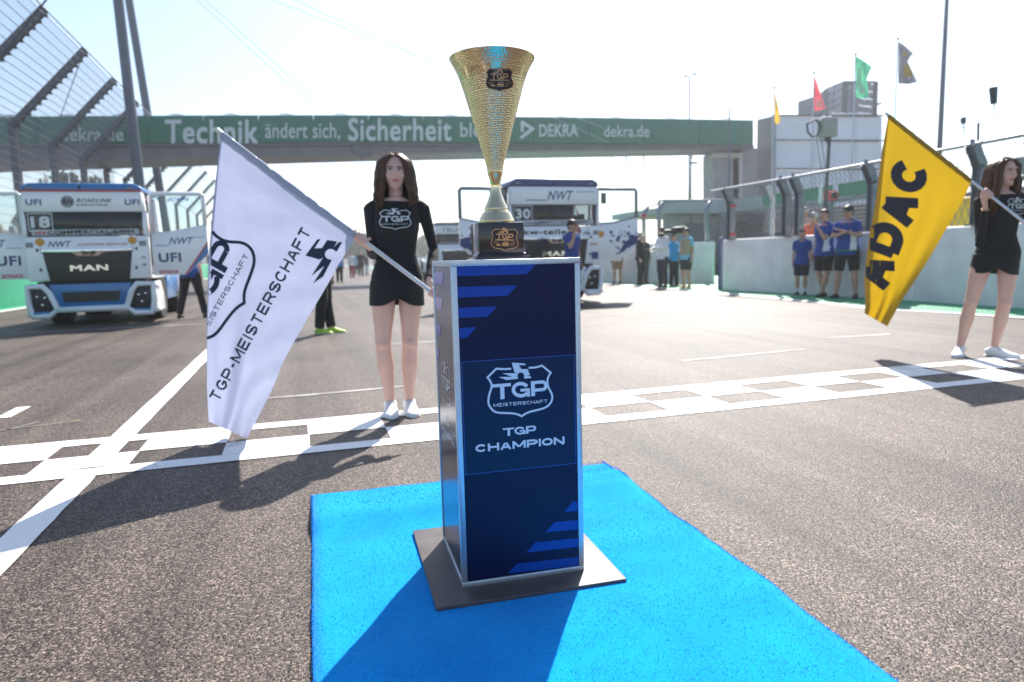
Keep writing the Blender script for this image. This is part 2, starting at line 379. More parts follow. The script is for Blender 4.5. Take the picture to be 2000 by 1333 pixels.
# ------------------------------------------------------------------ ground and markings
white_paint = paint('road_paint_white', (.80,.79,.77), .30); green_paint = paint('runoff_paint_green', (.03,.30,.14), .3)
m = MB(); m.add([(-400,-60,0),(400,-60,0),(400,900,0),(-400,900,0)], [(0,1,2,3)])
struct(m.build('ground', asphalt()))
def strip_edge(pts, w_, z=.004, jit=.003, mb=None):
    """painted strip along a polyline with slightly ragged sides"""
    mb = mb or MB(); P = []
    for i in range(len(pts)-1):
        a = V(pts[i]); b = V(pts[i+1]); n = max(2, int((b-a).length/.12)); n = min(n, 400)
        for k in range(n+(i == len(pts)-2)): P.append(a.lerp(b, k/n))
    L = []; R = []
    for i, p in enumerate(P):
        t = (P[min(i+1,len(P)-1)]-P[max(i-1,0)]).normalized(); q = V((-t.y, t.x)); s = random.uniform(-jit,jit)
        L.append((p.x+q.x*(w_/2+s), p.y+q.y*(w_/2+s), z)); s = random.uniform(-jit,jit); R.append((p.x-q.x*(w_/2+s), p.y-q.y*(w_/2+s), z))
    n = len(P); mb.add(L+R, [(i+n, i+n+1, i+1, i) for i in range(n-1)]); return mb
m = MB()
strip_edge([(-8,4.455),(9.6,4.455)], .15, mb=m)
strip_edge([(-8,3.77),(9.6,3.77)], .14, mb=m)
# start/finish chequer, every white field its own piece of paint
chk = MB()
for k in range(-9, 9):
    x0 = 2.235+.895*k
    if x0 < 9.6: chk.add([(x0+.44+.004,4.11,.0042),(x0+.895,4.11,.0042),(x0+.895,4.379,.0042),(x0+.444,4.379,.0042)], [(0,1,2,3)])
    x0 = 1.79+.895*k
    chk.add([(x0+.44+.004,3.841,.0042),(x0+.895,3.841,.0042),(x0+.895,4.11,.0042),(x0+.444,4.11,.0042)], [(0,1,2,3)])
cl = m.build('start_finish_line', white_paint); struct(cl)
struct(chk.build('start_finish_chequer', white_paint))
struct(strip_edge([(-1.07,-3),(-1.07,3.69)], .135).build('grid_lane_line', white_paint))
l2 = strip_edge([(-1.07,4.54),(-1.05,90)], .135); l2.add([(-1.139,3.843,.0082),(-1.003,3.843,.0082),(-1.003,4.378,.0082),(-1.139,4.378,.0082)], [(0,1,2,3)])
struct(l2.build('grid_lane_line', white_paint))
m = MB()
for a, b in (((-2.01,5.45),(-2.01,5.83)),): strip_edge([a,b], .09, mb=m)
struct(m.build('lane_dash', white_paint))
faint = paint('road_paint_faded', (.45,.43,.41), .95)
m = MB()
for a, b, ww in (((-.35,5.38),(.85,5.44),.06),((1.0,8.36),(1.75,8.36),.10),((5.75,6.38),(6.6,6.32),.07),((3.4,5.6),(4.9,5.75),.05),((-4.6,13.0),(-1.4,13.1),.12),((2.5,10.5),(6.5,10.9),.05),((3,9.2),(7.8,9.1),.04)): strip_edge([a,b], ww, mb=m, jit=.012)
struct(m.build('faded_grid_marks', faint))
m = MB(); strip_edge([(-1.95,5.0),(-1.45,5.12)], .03, mb=m, jit=.01); strip_edge([(-1.85,5.0),(-1.72,5.2)], .025, mb=m, jit=.008)
struct(m.build('yellow_chalk_mark', paint('road_paint_yellow', (.5,.38,.05), .85)))
# right edge of the track: white line, then green run-off up to the pit wall
edge = [aZ(*p) for p in ((1180,554),(1307,564.5),(1400,572),(1685,600),(1757,605.5),(2000,621))]
E0 = edge[-1]; E1 = edge[0]; far = E1+(E1-edge[1])*9
el = [(p.x, p.y) for p in [V((9.9,-2,0))]+edge[::-1]+[V((11.2,60,0)), V((11.4,160,0))]]
struct(strip_edge(el, .22, jit=.008).build('track_edge_line', white_paint))
gr = MB(); n = len(el); out = [(x+.1, y) for x, y in el]; gr.add([(x,y,.0022) for x, y in out]+[(x+8,y,.0022) for x, y in out], [(i, i+n, i+n+1, i+1) for i in range(n-1)])
struct(gr.build('green_runoff', green_paint))
struct(strip_edge([(-7.35,-2),(-7.35,140)], .2, jit=.008).build('left_track_edge_line', white_paint))
gr = MB(); gr.add([(-8.2,-2,.0022),(-7.45,-2,.0022),(-7.45,140,.0022),(-8.2,140,.0022)], [(0,1,2,3)]); struct(gr.build('green_verge', green_paint))
# ------------------------------------------------------------------ carpet
def carpet():
    m = MB(); nx, ny = 34, 110; x0 = -.005; Y0, Y1 = -.8, 2.985
    def zf(u, y):
        z = .007
        d1_ = y-2.64-.02*u; d2_ = y-1.64+.02*u; z += .030*math.exp(-(d1_/(.105 if d1_ < 0 else .17))**2)*(.75+.25*sin(3*u+.5)**2) + .014*math.exp(-(d2_/(.10 if d2_ < 0 else .16))**2)*(.35+.65*u)
        z += .011*math.exp(-((y-1.05+.1*u)/.09)**2) + .007*math.exp(-((y-1.9-.2*u)/.08)**2) + .0035*sin(y*5.1+u)**2 + .006*math.exp(-((y-2.78)/.05)**2)*u
        return z
    def xf(u, y):
        w_ = 1.30+.065*max(0,(y-1.2)/1.8); wob = .004*sin(y*4.3)+.002*sin(y*11)
        if u > .5: wob += .010*math.exp(-((y-2.42)/.10)**2) - .012*math.exp(-((y-2.62)/.07)**2)
        return x0 - .03*(3-y)/2 + u*w_ + wob*(u-.3)
    vs = [(xf(i/nx, Y0+(Y1-Y0)*j/ny), Y0+(Y1-Y0)*j/ny + .010*sin(i*.9)*(j == ny)*.4 - (i/nx)*.055*(j/ny)**8, zf(i/nx, Y0+(Y1-Y0)*j/ny)) for j in range(ny+1) for i in range(nx+1)]
    W_ = nx+1
    m.add(vs, [(j*W_+i, j*W_+i+1, (j+1)*W_+i+1, (j+1)*W_+i) for j in range(ny) for i in range(nx)])
    rim = [j*W_+nx for j in range(ny+1)]+[ny*W_+i for i in range(nx-1,-1,-1)]+[j*W_ for j in range(ny-1,-1,-1)]
    n0 = len(m.v); k = len(rim)
    for r in rim: p = m.v[r]; m.v.append((p[0], p[1], .0005))
    for i in range(k-1): m.f.append((rim[i], n0+i, n0+i+1, rim[i+1])); m.m.append(0)
    mt = bpy.data.materials.new('blue_carpet'); mt.use_nodes = True; n = mt.node_tree.nodes; L = mt.node_tree.links; p = n['Principled BSDF']
    tc = n.new('ShaderNodeTexCoord'); a = n.new('ShaderNodeTexNoise'); a.inputs['Scale'].default_value = 260; a.inputs['Detail'].default_value = 3; L.new(tc.outputs['Object'], a.inputs['Vector'])
    b = n.new('ShaderNodeTexNoise'); b.inputs['Scale'].default_value = 5; b.inputs['Detail'].default_value = 5; L.new(tc.outputs['Object'], b.inputs['Vector'])
    r = n.new('ShaderNodeValToRGB'); e = r.color_ramp.elements; e[0].position = .3; e[0].color = (.0,.14,.50,1); e[1].position = .75; e[1].color = (.0,.41,.92,1)
    s = n.new('ShaderNodeMath'); s.operation = 'MULTIPLY_ADD'; s.inputs[1].default_value = .75; L.new(a.outputs[0], s.inputs[0])
    s2 = n.new('ShaderNodeMath'); s2.operation = 'MULTIPLY'; s2.inputs[1].default_value = .25; L.new(b.outputs[0], s2.inputs[0]); L.new(s2.outputs[0], s.inputs[2])
    L.new(s.outputs[0], r.inputs[0]); L.new(r.outputs[0], p.inputs['Base Color']); p.inputs['Roughness'].default_value = .95; p.inputs['Specular IOR Level'].default_value = .05
    p.inputs['Sheen Weight'].default_value = .25; p.inputs['Sheen Roughness'].default_value = .5; p.inputs['Sheen Tint'].default_value = (.35,.8,1,1)
    bp = n.new('ShaderNodeBump'); bp.inputs['Strength'].default_value = .6; bp.inputs['Distance'].default_value = .0016; L.new(a.outputs[0], bp.inputs['Height']); L.new(bp.outputs[0], p.inputs['Normal'])
    o = m.build('carpet', mt, smooth=True)
    # short pile, thousands of tufts
    f = MB(); rnd = random.Random(3)
    for _ in range(26000):
        y = .75+2.22*rnd.random()**.75; u = rnd.random()
        if rnd.random() < .12: u = 1+rnd.uniform(-.004,.003) if rnd.random() < .5 else rnd.uniform(-.003,.004)
        if rnd.random() < .03: y = Y1-.03*u+rnd.uniform(-.03,.004)
        x = xf(min(1,max(0,u)), y)+(u-min(1,max(0,u))); z = zf(min(1,max(0,u)), y); a_ = rnd.uniform(0,6.28); h = rnd.uniform(.0025,.0055); dx = cos(a_)*.0011; dy = sin(a_)*.0011
        f.add([(x-dx,y-dy,z-.001),(x+dx,y+dy,z-.001),(x+rnd.uniform(-.003,.003),y+rnd.uniform(-.003,.003),z+h)], [(0,1,2)])
    pile = f.build('pile', mat('carpet_pile', (.0,.37,.85), .9, spec=.05), o, recalc=False, kind='stuff')
    return tag(o, 'bright blue carpet runner with wrinkles under the trophy pedestal', 'carpet')
carpet()
# ------------------------------------------------------------------ pedestal
alu = mat('brushed_aluminium', (.60,.62,.66), .38, .85, noise=.06, nscale=40)
navy = mat('navy_panel_print', (.003,.008,.045), .35, spec=.22, noise=.05, nscale=3)
royal = mat('royal_blue_print', (.002,.055,.33), .35, spec=.25)
royal_line = mat('blue_line_print', (.01,.11,.5), .35)
offwhite = mat('white_print', (.72,.76,.86), .5)
FY, BY = 1.9112, 2.2945; LX, RX = .4123, .8007; Z0, Z1 = .0213, .9992; YAW = 0
ped = thing('pedestal', 'tall dark blue display pedestal with silver edges standing on the blue carpet', 'pedestal', ((LX+RX)/2, (FY+BY)/2, 0))
t = .0165
# base board
m = MB(); cx, cy = (LX+RX)/2+.005, (FY+BY)/2+.0; m.box((cx, cy+.01, .0145), (.585,.585,.013)); bo = m.build('base_board', mat('dark_board', (.085,.072,.068), .5, noise=.2, nscale=18, bump=.05, bscale=90), ped, bevel=.001)
# frame profiles
def prof(a, b, nm='frame_profile'): m = MB(); m.bar(a, b, t, t); return m.build(nm, alu, ped, bevel=.0012)
h = t/2
for x in (LX+h, RX-h):
    for y in (FY+h, BY-h): prof((x,y,Z0+t+.0005), (x,y,Z1-t-.0005))
for z in (Z0+h, Z1-h):
    for y in (FY+h, BY-h): prof((LX+.0,y,z), (RX,y,z))
    for x in (LX+h, RX-h): prof((x,FY+t+.0004,z), (x,BY-t-.0004,z))
m = MB(); m.box((cx-.005, cy, Z1-.004), (RX-LX-2*t-.001, BY-FY-2*t-.001, .006)); m.build('top_board', mat('white_laminate', (.7,.7,.72), .3), ped)
fy = FY+.003; m = MB(); m.box(((LX+RX)/2, fy+.003, (Z0+Z1)/2), (RX-LX-2*t-.0006, .006, Z1-Z0-2*t-.0006)); front = m.build('front_panel', navy, ped)
m = MB(); m.box(((LX+RX)/2, BY-.006, (Z0+Z1)/2), (RX-LX-2*t-.0006, .006, Z1-Z0-2*t-.0006)); m.build('back_panel', navy, ped)
side_m = mat('navy_side_panel_gloss', (.014,.018,.05), .2, spec=.3)
lx = LX+.003; m = MB(); m.box((lx+.003, (FY+BY)/2, (Z0+Z1)/2), (.006, BY-FY-2*t-.0006, Z1-Z0-2*t-.0006)); left = m.build('side_panel', side_m, ped)
rx = RX-.003; m = MB(); m.box((rx-.003, (FY+BY)/2, (Z0+Z1)/2), (.006, BY-FY-2*t-.0006, Z1-Z0-2*t-.0006)); m.build('side_panel', side_m, ped)
xa, xb = LX+t+.001, RX-t-.001
def fpt(zx, zy, s, ox, oy, clampx=True):
    p = aY(ox+zx/s, oy+zy/s, fy); return (min(max(p.x, xa), xb), p.z)
def fdec(polys, nm, mt, eps=.0008):
    for q in polys: decal(G2().poly(q), lambda x, z: V((x, fy-eps, z)), nm, mt, front)
A = (3.4182,800,490); B = (3.702,780,860)
fdec([[fpt(*p,*A) for p in q] for q in ([(290,108),(835,92),(775,157),(290,172)],[(290,243),(712,232),(650,300),(290,315)],[(290,384),(580,370),(520,440),(290,451)],[(290,519),(445,510),(383,580),(290,587)])], 'blue_stripe', royal)
fdec([[fpt(*p,*B) for p in q] for q in ([(1330,428),(1240,430),(1178,507),(1330,490)],[(1330,555),(1110,582),(1043,657),(1330,622)],[(1330,684),(975,730),(907,805),(1330,747)],[(1330,820),(845,885),(778,957),(1330,883)])], 'blue_stripe', royal)
zt = aY(1010,(700+672)/2+6,fy).z; zt = (fpt(320,742,*A)[1]+fpt(1113,692,*A)[1])/2; zb = (fpt(452,246,*B)[1]+fpt(1296,158,*B)[1])/2
X0, X1 = xa+.004, xb-.004
decal(G2().poly([(X0,zb),(X1,zb),(X1,zt),(X0,zt)]), lambda x, z: V((x, fy-.0006, z)), 'centre_field', mat('navy_field_print', (.002,.020,.065), .35, spec=.22), front)
for q in (((X0,zt),(X1,zt)),((X0,zb),(X1,zb)),((X0,zb-.0008),(X0,zt+.0008)),((X1,zb-.0008),(X1,zt+.0008))):
    decal(G2().stroke(q, .0016), lambda x, z: V((x, fy-.0012, z)), 'border_line', royal_line, front)
lc = V(((fpt(515,925,*A)[0]+fpt(943,900,*A)[0])/2, fpt(728,925,*A)[1])); k = (fpt(943,900,*A)[0]-fpt(515,925,*A)[0])/430
decal(tgp_logo().xf(k,k,0,lc.x,lc.y), lambda x, z: V((x, fy-.0014, z)), 'shield_emblem', offwhite, front)
c1 = fpt(728,1197,*A); decal(tgp_word().fit(fpt(837,1190,*A)[0]-fpt(620,1205,*A)[0], .0245, *c1), lambda x, z: V((x, fy-.0014, z)), 'lettering', offwhite, front)
a_ = fpt(555,60,*B); b_ = fpt(1187,5,*B); c_ = fpt(870,28,*B); decal(caps('CHAMPION',.25,1.3,.13).fit(b_[0]-a_[0], .0255, c_[0], c_[1]+.0005), lambda x, z: V((x, fy-.0014, z)), 'lettering', offwhite, front)
# left side face, mirror-like with the same print
sf = lx-.0008
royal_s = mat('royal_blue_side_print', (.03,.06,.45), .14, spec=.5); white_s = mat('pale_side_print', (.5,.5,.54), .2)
y0, y1 = FY+t+.001, BY-t-.001
for z, e0, e1 in ((.945,.0,.62),(.862,.0,.50),(.775,.0,.36),(.69,0,.2)):     # stripes start at the far edge
    yb = y1; L_ = (y1-y0)
    decal(G2().poly([(yb-L_*e1, z+.019),(yb, z+.019),(yb, z-.019),(yb-L_*(e1-.11), z-.019)]), lambda y, z_: V((sf, y, z_)), 'blue_stripe', royal_s, left)
decal(tgp_logo().xf(-k*.9,k*.9,0,(y0+y1)/2,lc.y), lambda y, z_: V((sf, y, z_)), 'shield_emblem', white_s, left)
decal(tgp_word().fit(.10, .0245, 0, 0).xf(-1,1,0,(y0+y1)/2, c1[1]), lambda y, z_: V((sf, y, z_)), 'lettering', white_s, left)
decal(caps('CHAMPION',.25,1.3,.13).fit(.27, .0255, 0, 0).xf(-1,1,0,(y0+y1)/2, c_[1]), lambda y, z_: V((sf, y, z_)), 'lettering', white_s, left)
# ------------------------------------------------------------------ trophy
gold = mat('hammered_gold', (.80,.64,.38), .14, 1.0); gold_s = mat('polished_gold', (.88,.70,.42), .08, 1.0)
TX0, TY0 = aY(971,480,2.09).x, 2.09; TZ = .9997
PR = radians(-2.65); R_ = Matrix.Rotation(PR,3,'Z'); A_ = V((LX,FY,0))
ped.location = A_ + R_ @ (V(ped.location)-A_); ped.rotation_euler = (0,0,PR)
tro = thing('trophy', 'hammered golden cone trophy cup on a dark wooden block', 'trophy', (TX0, TY0, TZ))
blk = mat('dark_mahogany_lacquer', (.025,.013,.013), .22, noise=.15, nscale=25, coat=.5)
m = MB(); m.box((TX0,TY0,TZ+.0045), (.170,.152,.009)); m.box((TX0,TY0,TZ+.0135), (.160,.142,.009), tx=.94, ty=.94); m.build('plinth', blk, tro, bevel=.0008)
bw, bh = .143, .094; bz = TZ+.018+bh/2
m = MB(); m.box((TX0,TY0,bz), (bw,.125,bh)); m.build('base_block', blk, tro, bevel=.0022)
zb_ = TZ+.018+bh
# px radii (scale .00157 m/px) -> stem profile
s_ = .00162
base = [(35.4,0),(35.9,.001),(35.9,.0065),(35.0,.008),(34.0,.010),(32.8,.015),(31.4,.021),(29.2,.027),(28.6,.030),(26.4,.034),(23.4,.039),(22.6,.0415),(22.9,.043),(22.9,.0465),(22.2,.048),(21.3,.0535),(17.4,.0655),(13.8,.080),(11.0,.095),(9.7,.108),(9.6,.116),(10.4,.127),(12.0,.139),(14.2,.150),(15.5,.1565),(15.5,.158)]
m = MB(); m.lathe([(r*s_, z) for r, z in base], (TX0,TY0,zb_+.0002), 48); m.build('stem', gold_s, tro, smooth=True, auto=.7)
zc = zb_+.1582
# cone: radius against height above the collar
cone = [(0,14.6),(.025,17.6),(.09,29.5),(.155,41.5),(.22,53.5),(.25,59.3),(.275,64.8),(.295,70.5),(.31,76),(.318,80),(.3225,82.2)]
cone = [(z*1.045, r) for z, r in cone]
def cr_(z):
    for (a, ra), (b, rb) in zip(cone, cone[1:]):
        if z <= b: t_ = (z-a)/(b-a); return (ra+(rb-ra)*t_)*s_
    return cone[-1][1]*s_
nr, ns = 330, 400; vs = []; H = .3225*1.045; p = .0072
for i in range(nr+1):
    z = H*i/nr; r = sum(cr_(min(H,max(0,z+dz))) for dz in (-.009,-.0045,0,.0045,.009))/5
    row = z/(p*.87); 
    for j in range(ns):
        a = 2*pi*j/ns; best = 9
        row = max(0, (z-p*.87*3*a/(2*pi))/(p*.87)+3)
        for rr in (int(row), int(row)+1):
            rz_ = (rr-3)*p*.87+p*.87*3*a/(2*pi); n_ = max(8, int(2*pi*cr_(min(H,max(0,rz_)))/p)); q = a/(2*pi)*n_+.5*(rr%2)+.5*sin(rr*12.9)
            dx = (q-round(q))*p*(2*pi*r/(n_*p)); jk = sin(rr*78.23+round(q)*37.7)*43758.5; jk -= math.floor(jk); dz = z-rz_-(jk-.5)*p*.42; dx += (math.sin(jk*91.7))*p*.14; best = min(best, sqrt(dx*dx+dz*dz))
        d = max(0, 1-(best/(p*.50))**2); fade = min(1, (H-z)/.006, z/.006)
        r2 = r-.00125*d*fade; vs.append((TX0+r2*cos(a), TY0+r2*sin(a), zc+z))
fs = [(i*ns+j, i*ns+(j+1)%ns, (i+1)*ns+(j+1)%ns, (i+1)*ns+j) for i in range(nr) for j in range(ns)]
n0 = len(vs); inner = [(H,-.0022),(H-.02,-.003),(.24,-.003),(.12,-.003),(.02,-.004)]
top0 = nr*ns
for k_, (z, dr) in enumerate(inner):
    r = cr_(z)+dr
    for j in range(ns): a = 2*pi*j/ns; vs.append((TX0+r*cos(a), TY0+r*sin(a), zc+z+(.0006 if k_ == 0 else 0)))
    o0 = top0 if k_ == 0 else n0+(k_-1)*ns
    fs += [(o0+j, o0+(j+1)%ns, n0+k_*ns+(j+1)%ns, n0+k_*ns+j) for j in range(ns)]
m = MB(); m.add(vs, fs); m.m = [0]*len(m.f); cup = m.build('cup', gold, tro, smooth=True, recalc=False)
# badges
dark_plate = mat('bronze_dark_plate', (.045,.035,.035), .45, .6); copper = mat('copper_relief', (.62,.33,.17), .35, .9)
def badge(center_px, halfw_px, surf, parent, plate_eps, squash=1.18):
    r = shield_pts(); k = halfw_px/215
    cx_, cy_ = center_px
    def W(g): return g.xf(k, -k*squash, 0.02, cx_, cy_)
    pl = decal(W(G2().poly(r)), surf(plate_eps), 'badge_plate', dark_plate, parent, step=6)
    g = G2(); g.stroke(r, 10, closed=True)
    g.join(horse().xf(.8,.8,0,0,24)); g.join(tgp_word().fit(270,85,0,36)); g.join(G2().poly([(-150,-8),(150,-8),(150,-24),(-150,-24)]))
    g.poly([(-20,-40),(60,-40),(60,-52),(-20,-52)]).poly([(-40,-62),(70,-62),(70,-96),(-40,-96)]).poly([(-50,-102),(75,-102),(75,-108),(-50,-108)])
    for q in (-1,1):
        for i in range(4): g.stroke([(q*90,-50-i*18),(q*(185-i*14),-42-i*18)], 4)
    g.poly([(-120,-70),(-70,-80),(-60,-104),(-125,-100)])
    return decal(W(g), surf(plate_eps+.0007), 'badge_relief', copper, parent, step=8)
bv = bvh_of(cup)
badge((978.5,155), 27, lambda e: cam_fn(bv, e), cup, .0022, 1.12)
bf = TY0-.0625
def flat(e): 
    return lambda px, py: aY(px, py, bf-e)
badge((987.5,467), 26.5, flat, bpy.data.objects['base_block'], .001, 1.07)
tro.rotation_euler = (0,0,PR)
# ------------------------------------------------------------------ people
def aD(px, py, dist):
    v = ray(px, py); return CAM + v*(dist/sqrt(v.x*v.x+v.y*v.y))
SKIN = {'fair': mat('skin_fair', (.66,.40,.315), .5, noise=.05, nscale=6), 'tan': mat('skin_tan', (.50,.28,.19), .5, noise=.05, nscale=6)}
def fab(n, c, r=.85): return mat('fabric_'+n, c, r, noise=.10, nscale=9, bump=.25, bscale=35, spec=.25, sheen=.1)
F_BLACK = fab('black', (.012,.013,.015)); F_NAVY = fab('dark_navy', (.02,.028,.045)); F_BLUE = fab('royal_blue', (.012,.055,.26)); F_CYAN = fab('sky_blue', (.02,.25,.55))
F_WHITE = fab('white', (.72,.73,.76)); F_KHAKI = fab('khaki', (.36,.32,.21)); F_GREY = fab('charcoal', (.04,.045,.05)); F_BROWN = fab('tan_brown', (.36,.22,.13)); F_RED = fab('dark_red', (.35,.03,.04)); F_ORANGE = fab('orange', (.8,.13,.03))
F_LTBLUE = fab('light_blue', (.2,.5,.65)); F_OLIVE = fab('olive_brown', (.10,.095,.075))
SHOE_W = mat('white_sneaker', (.78,.78,.77), .5, bump=.2, bscale=60); SHOE_B = mat('dark_shoe', (.03,.025,.022), .6); SHOE_Y = mat('neon_shoe', (.45,.65,.05), .5)
EYE_D = mat('eye_dark', (.02,.012,.01), .2); EYE_W = mat('eye_white', (.7,.68,.66), .3); LIP = mat('lip_pink', (.48,.14,.13), .4); BROW = mat('brow_brown', (.05,.028,.018), .8)
H_BROWN = mat('hair_chestnut', (.075,.032,.016), .5, noise=.4, nscale=30, spec=.35); H_DARK = mat('hair_dark', (.03,.02,.015), .5, noise=.3, nscale=30); H_GREY = mat('hair_grey', (.25,.24,.22), .6)
TOR_M = [(.47,.080,.058),(.52,.090,.064),(.57,.086,.062),(.62,.083,.062),(.68,.088,.062),(.74,.099,.064),(.785,.104,.056),(.812,.085,.044),(.832,.045,.036)]
TOR_F = [(.465,.070,.055),(.50,.096,.066),(.54,.096,.066),(.58,.082,.056),(.62,.070,.048),(.67,.074,.052),(.72,.084,.066),(.765,.084,.055),(.80,.088,.043),(.818,.066,.036),(.834,.034,.032)]
DEF = dict(hip_a=(-.052,0,.505), hip_b=(.052,0,.505), knee_a=(-.055,-.012,.28), knee_b=(.055,-.012,.28), ank_a=(-.055,.012,.045), ank_b=(.055,.012,.045),
    sh_a=(-.096,.004,.800), sh_b=(.096,.004,.800), el_a=(-.122,.02,.64), el_b=(.122,.02,.64), wr_a=(-.125,-.02,.50), wr_b=(.125,-.02,.50),
    toe_a=(-.15,-1,0), toe_b=(.15,-1,0), top=(0,0), hips=(0,0), head=(0,0))
def hand(m, W, d, n_, s, grip=None, thumb=1):
    """five fingers; grip=(point, axis) closes them round a pole"""
    d = V(d).normalized(); n_ = (V(n_)-d*V(n_).dot(d)).normalized(); sd_ = d.cross(n_)
    if grip:
        P, ax = V(grip[0]), V(grip[1]).normalized(); rp = .0135
        back = (W-P); back = (back-ax*back.dot(ax)).normalized(); sid = ax.cross(back)
        m.ball(P+back*(rp+.020), (.034*s,.034*s,.043*s), 12, 8); m.tube([W, P+back*(rp+.024)], [.022*s,.030*s], 10)
        for i in range(4):
            o = ax*((i-1.5)*.0225*s); R = rp+.0105*s; pts = []
            for k in range(9):
                a = radians(-30+k*32)*thumb
                pts.append(P+o+back*cos(a)*R*(1.25 if k == 0 else 1)+sid*sin(a)*R)
            m.tube(pts, [.012*s]+[.0122*s]*4+[.0112*s]*3+[.009*s], 8)
        o = ax*(.036*s)*1; R = rp+.010*s
        m.tube([P+back*.03+ax*.01, P+o+back*.022-sid*thumb*.012, P+o*1.15-sid*thumb*(R+.006), P+o*1.35-sid*thumb*(R+.002)-back*.012], [.014*s,.0135*s,.0125*s,.0105*s], 8)
        return
    c = W+d*.045*s
    m.tube([W-d*.01, W+d*.02*s, W+d*.055*s, W+d*.088*s], [(.024*s,.017*s),(.031*s,.015*s),(.038*s,.014*s),(.036*s,.011*s)], 10, side=sd_)
    for i, L in enumerate((.058,.072,.078,.068)):
        o = W+d*.082*s+sd_*((i-1.5)*.0195*s); q = d
        p1 = o+q*L*.45*s; p2 = p1+(q-n_*.55).normalized()*L*.33*s; p3 = p2+(q*.5-n_).normalized()*L*.28*s
        m.tube([o-q*.012,p1,p2,p3], [.0095*s,.0088*s,.008*s,.006*s], 7)
    o = W+d*.03*s-sd_*thumb*.028*s; m.tube([W+d*.015*s, o-n_*.006, o+d*.032*s-sd_*thumb*.012*s-n_*.012, o+d*.056*s-sd_*thumb*.008*s-n_*.02], [.013*s,.0125*s,.0105*s,.0075*s], 8)
def lerp(a, b, t): return V(a)*(1-t)+V(b)*t
def person(label, loc, rz=0, H=1.75, female=False, J=None, top=None, bottom=None, shoes=SHOE_B, socks=None, hair=H_DARK, hair_kind='short', cap=None, skin='fair', voxel=.012,
           group=None, headrot=(0,0), fat=1.0, hero=False, grip_a=None, grip_b=None, hand_n=None):
    t = thing('person', label, 'person', loc, rz, group); M = wmat(t); I = M.inverted()
    j = dict(DEF); j.update(J or {}); Q = {}
    for k, v in j.items():
        if k in ('top','hips','head'): Q[k] = v; continue
        if isinstance(v, V): Q[k] = (I @ v)
        elif k.startswith('toe'): Q[k] = V(v).normalized()
        else: Q[k] = V(v)*H
    s = H/1.7; hx, hy = Q['hips']; tx, ty = Q['top']; TOR = TOR_F if female else TOR_M
    for k in ('hip_a','hip_b'):
        if k not in (J or {}): Q[k] += V((hx,hy,0))*H
    for k in ('sh_a','sh_b'):
        if k not in (J or {}): Q[k] += V((tx,ty,0))*H
    def torso(m, z0, z1, inf, n=18):
        pts = []; rs = []
        for z, rx_, ry_ in TOR:
            f = (z-.5)/.33; c = V(((hx+(tx-hx)*max(0,f)), (hy+(ty-hy)*max(0,f))+(.006 if z > .7 else 0)*0, z))*H
            if z0-1e-6 <= z <= z1+1e-6: pts.append(c); rs.append(((rx_*fat)*H+inf, (ry_*fat)*H+inf))
        m.tube(pts, rs, n, side=(1,0,0))
    LR = [(0,.060),(.35,.052),(.75,.037),(1,.034)] ; CR = [(0,.034),(.12,.032),(.35,.036),(.65,.026),(1,.0195)]
    AR = [(0,.030),(.3,.027),(.8,.021),(1,.020)]; FR = [(0,.020),(.25,.0215),(.7,.0165),(1,.0135)]
    if female: LR = [(0,.047),(.35,.045),(.75,.034),(1,.0305)]; CR = [(0,.030),(.12,.029),(.35,.032),(.65,.024),(1,.0165)]; AR = [(a,r*.74) for a, r in AR]; FR = [(a,r*.80) for a, r in FR]
    def limb(m, a, b, prof, f0=0, f1=1, inf=0, n=14, k=1):
        pr = [(max(f0,min(f1,q)), r) for q, r in prof]; 
        def rad(q):
            for (x0, r0), (x1, r1) in zip(prof, prof[1:]):
                if q <= x1: return r0+(r1-r0)*(q-x0)/(x1-x0)
            return prof[-1][1]
        qs = sorted(set([f0,f1]+[q for q, _ in prof if f0 < q < f1])); m.tube([lerp(a,b,q) for q in qs], [rad(q)*H*k+inf for q in qs], n)
    # --- body, one skin
    m = MB(); torso(m, .46, .84, 0)
    hc = V((Q['top'][0]+Q['head'][0], Q['top'][1]+Q['head'][1]-.012, .925))*H; hsz = 1.0
    nb = V((tx, ty+.006, .80))*H
    m.tube([nb, V((tx,ty+.004,.845))*H, hc+V((0,.012,-.03))*H], [.036*H*(.86 if female else 1.08),.031*H*(.88 if female else 1.1),.031*H*(.9 if female else 1.1)], 14)
    R = Matrix.Rotation(radians(headrot[0]),3,'Z') @ Matrix.Rotation(radians(headrot[1]),3,'X')
    hf = 1.05 if female else 1.0
    def hb(c, r): m.ball(hc+R@(V(c)*H*hf), tuple(x*H*hf for x in r), 16, 12, R)
    hb((0,.010,.014),(.044,.056,.054)); hb((0,-.010,-.010),(.037,.042,.050)); hb((0,-.019,-.040),(.026,.028,.022))
    hb((.019,-.030,-.014),(.016,.014,.014)); hb((-.019,-.030,-.014),(.016,.014,.014)); hb((0,-.043,.018),(.028,.010,.007)); hb((0,-.040,-.034),(.013,.011,.009)); hb((0,-.042,-.053),(.011,.010,.009))
    m.tube([hc+R@(V(p)*H*hf) for p in ((0,-.048,.012),(0,-.056,-.004),(0,-.0625,-.013),(0,-.052,-.019))], [.0045*H,.006*H,.0085*H,.004*H], 8)
    for q in (-1,1): hb((q*.043,.006,-.006),(.006,.011,.017)); hb((q*.008,-.051,-.015),(.005,.006,.0045))
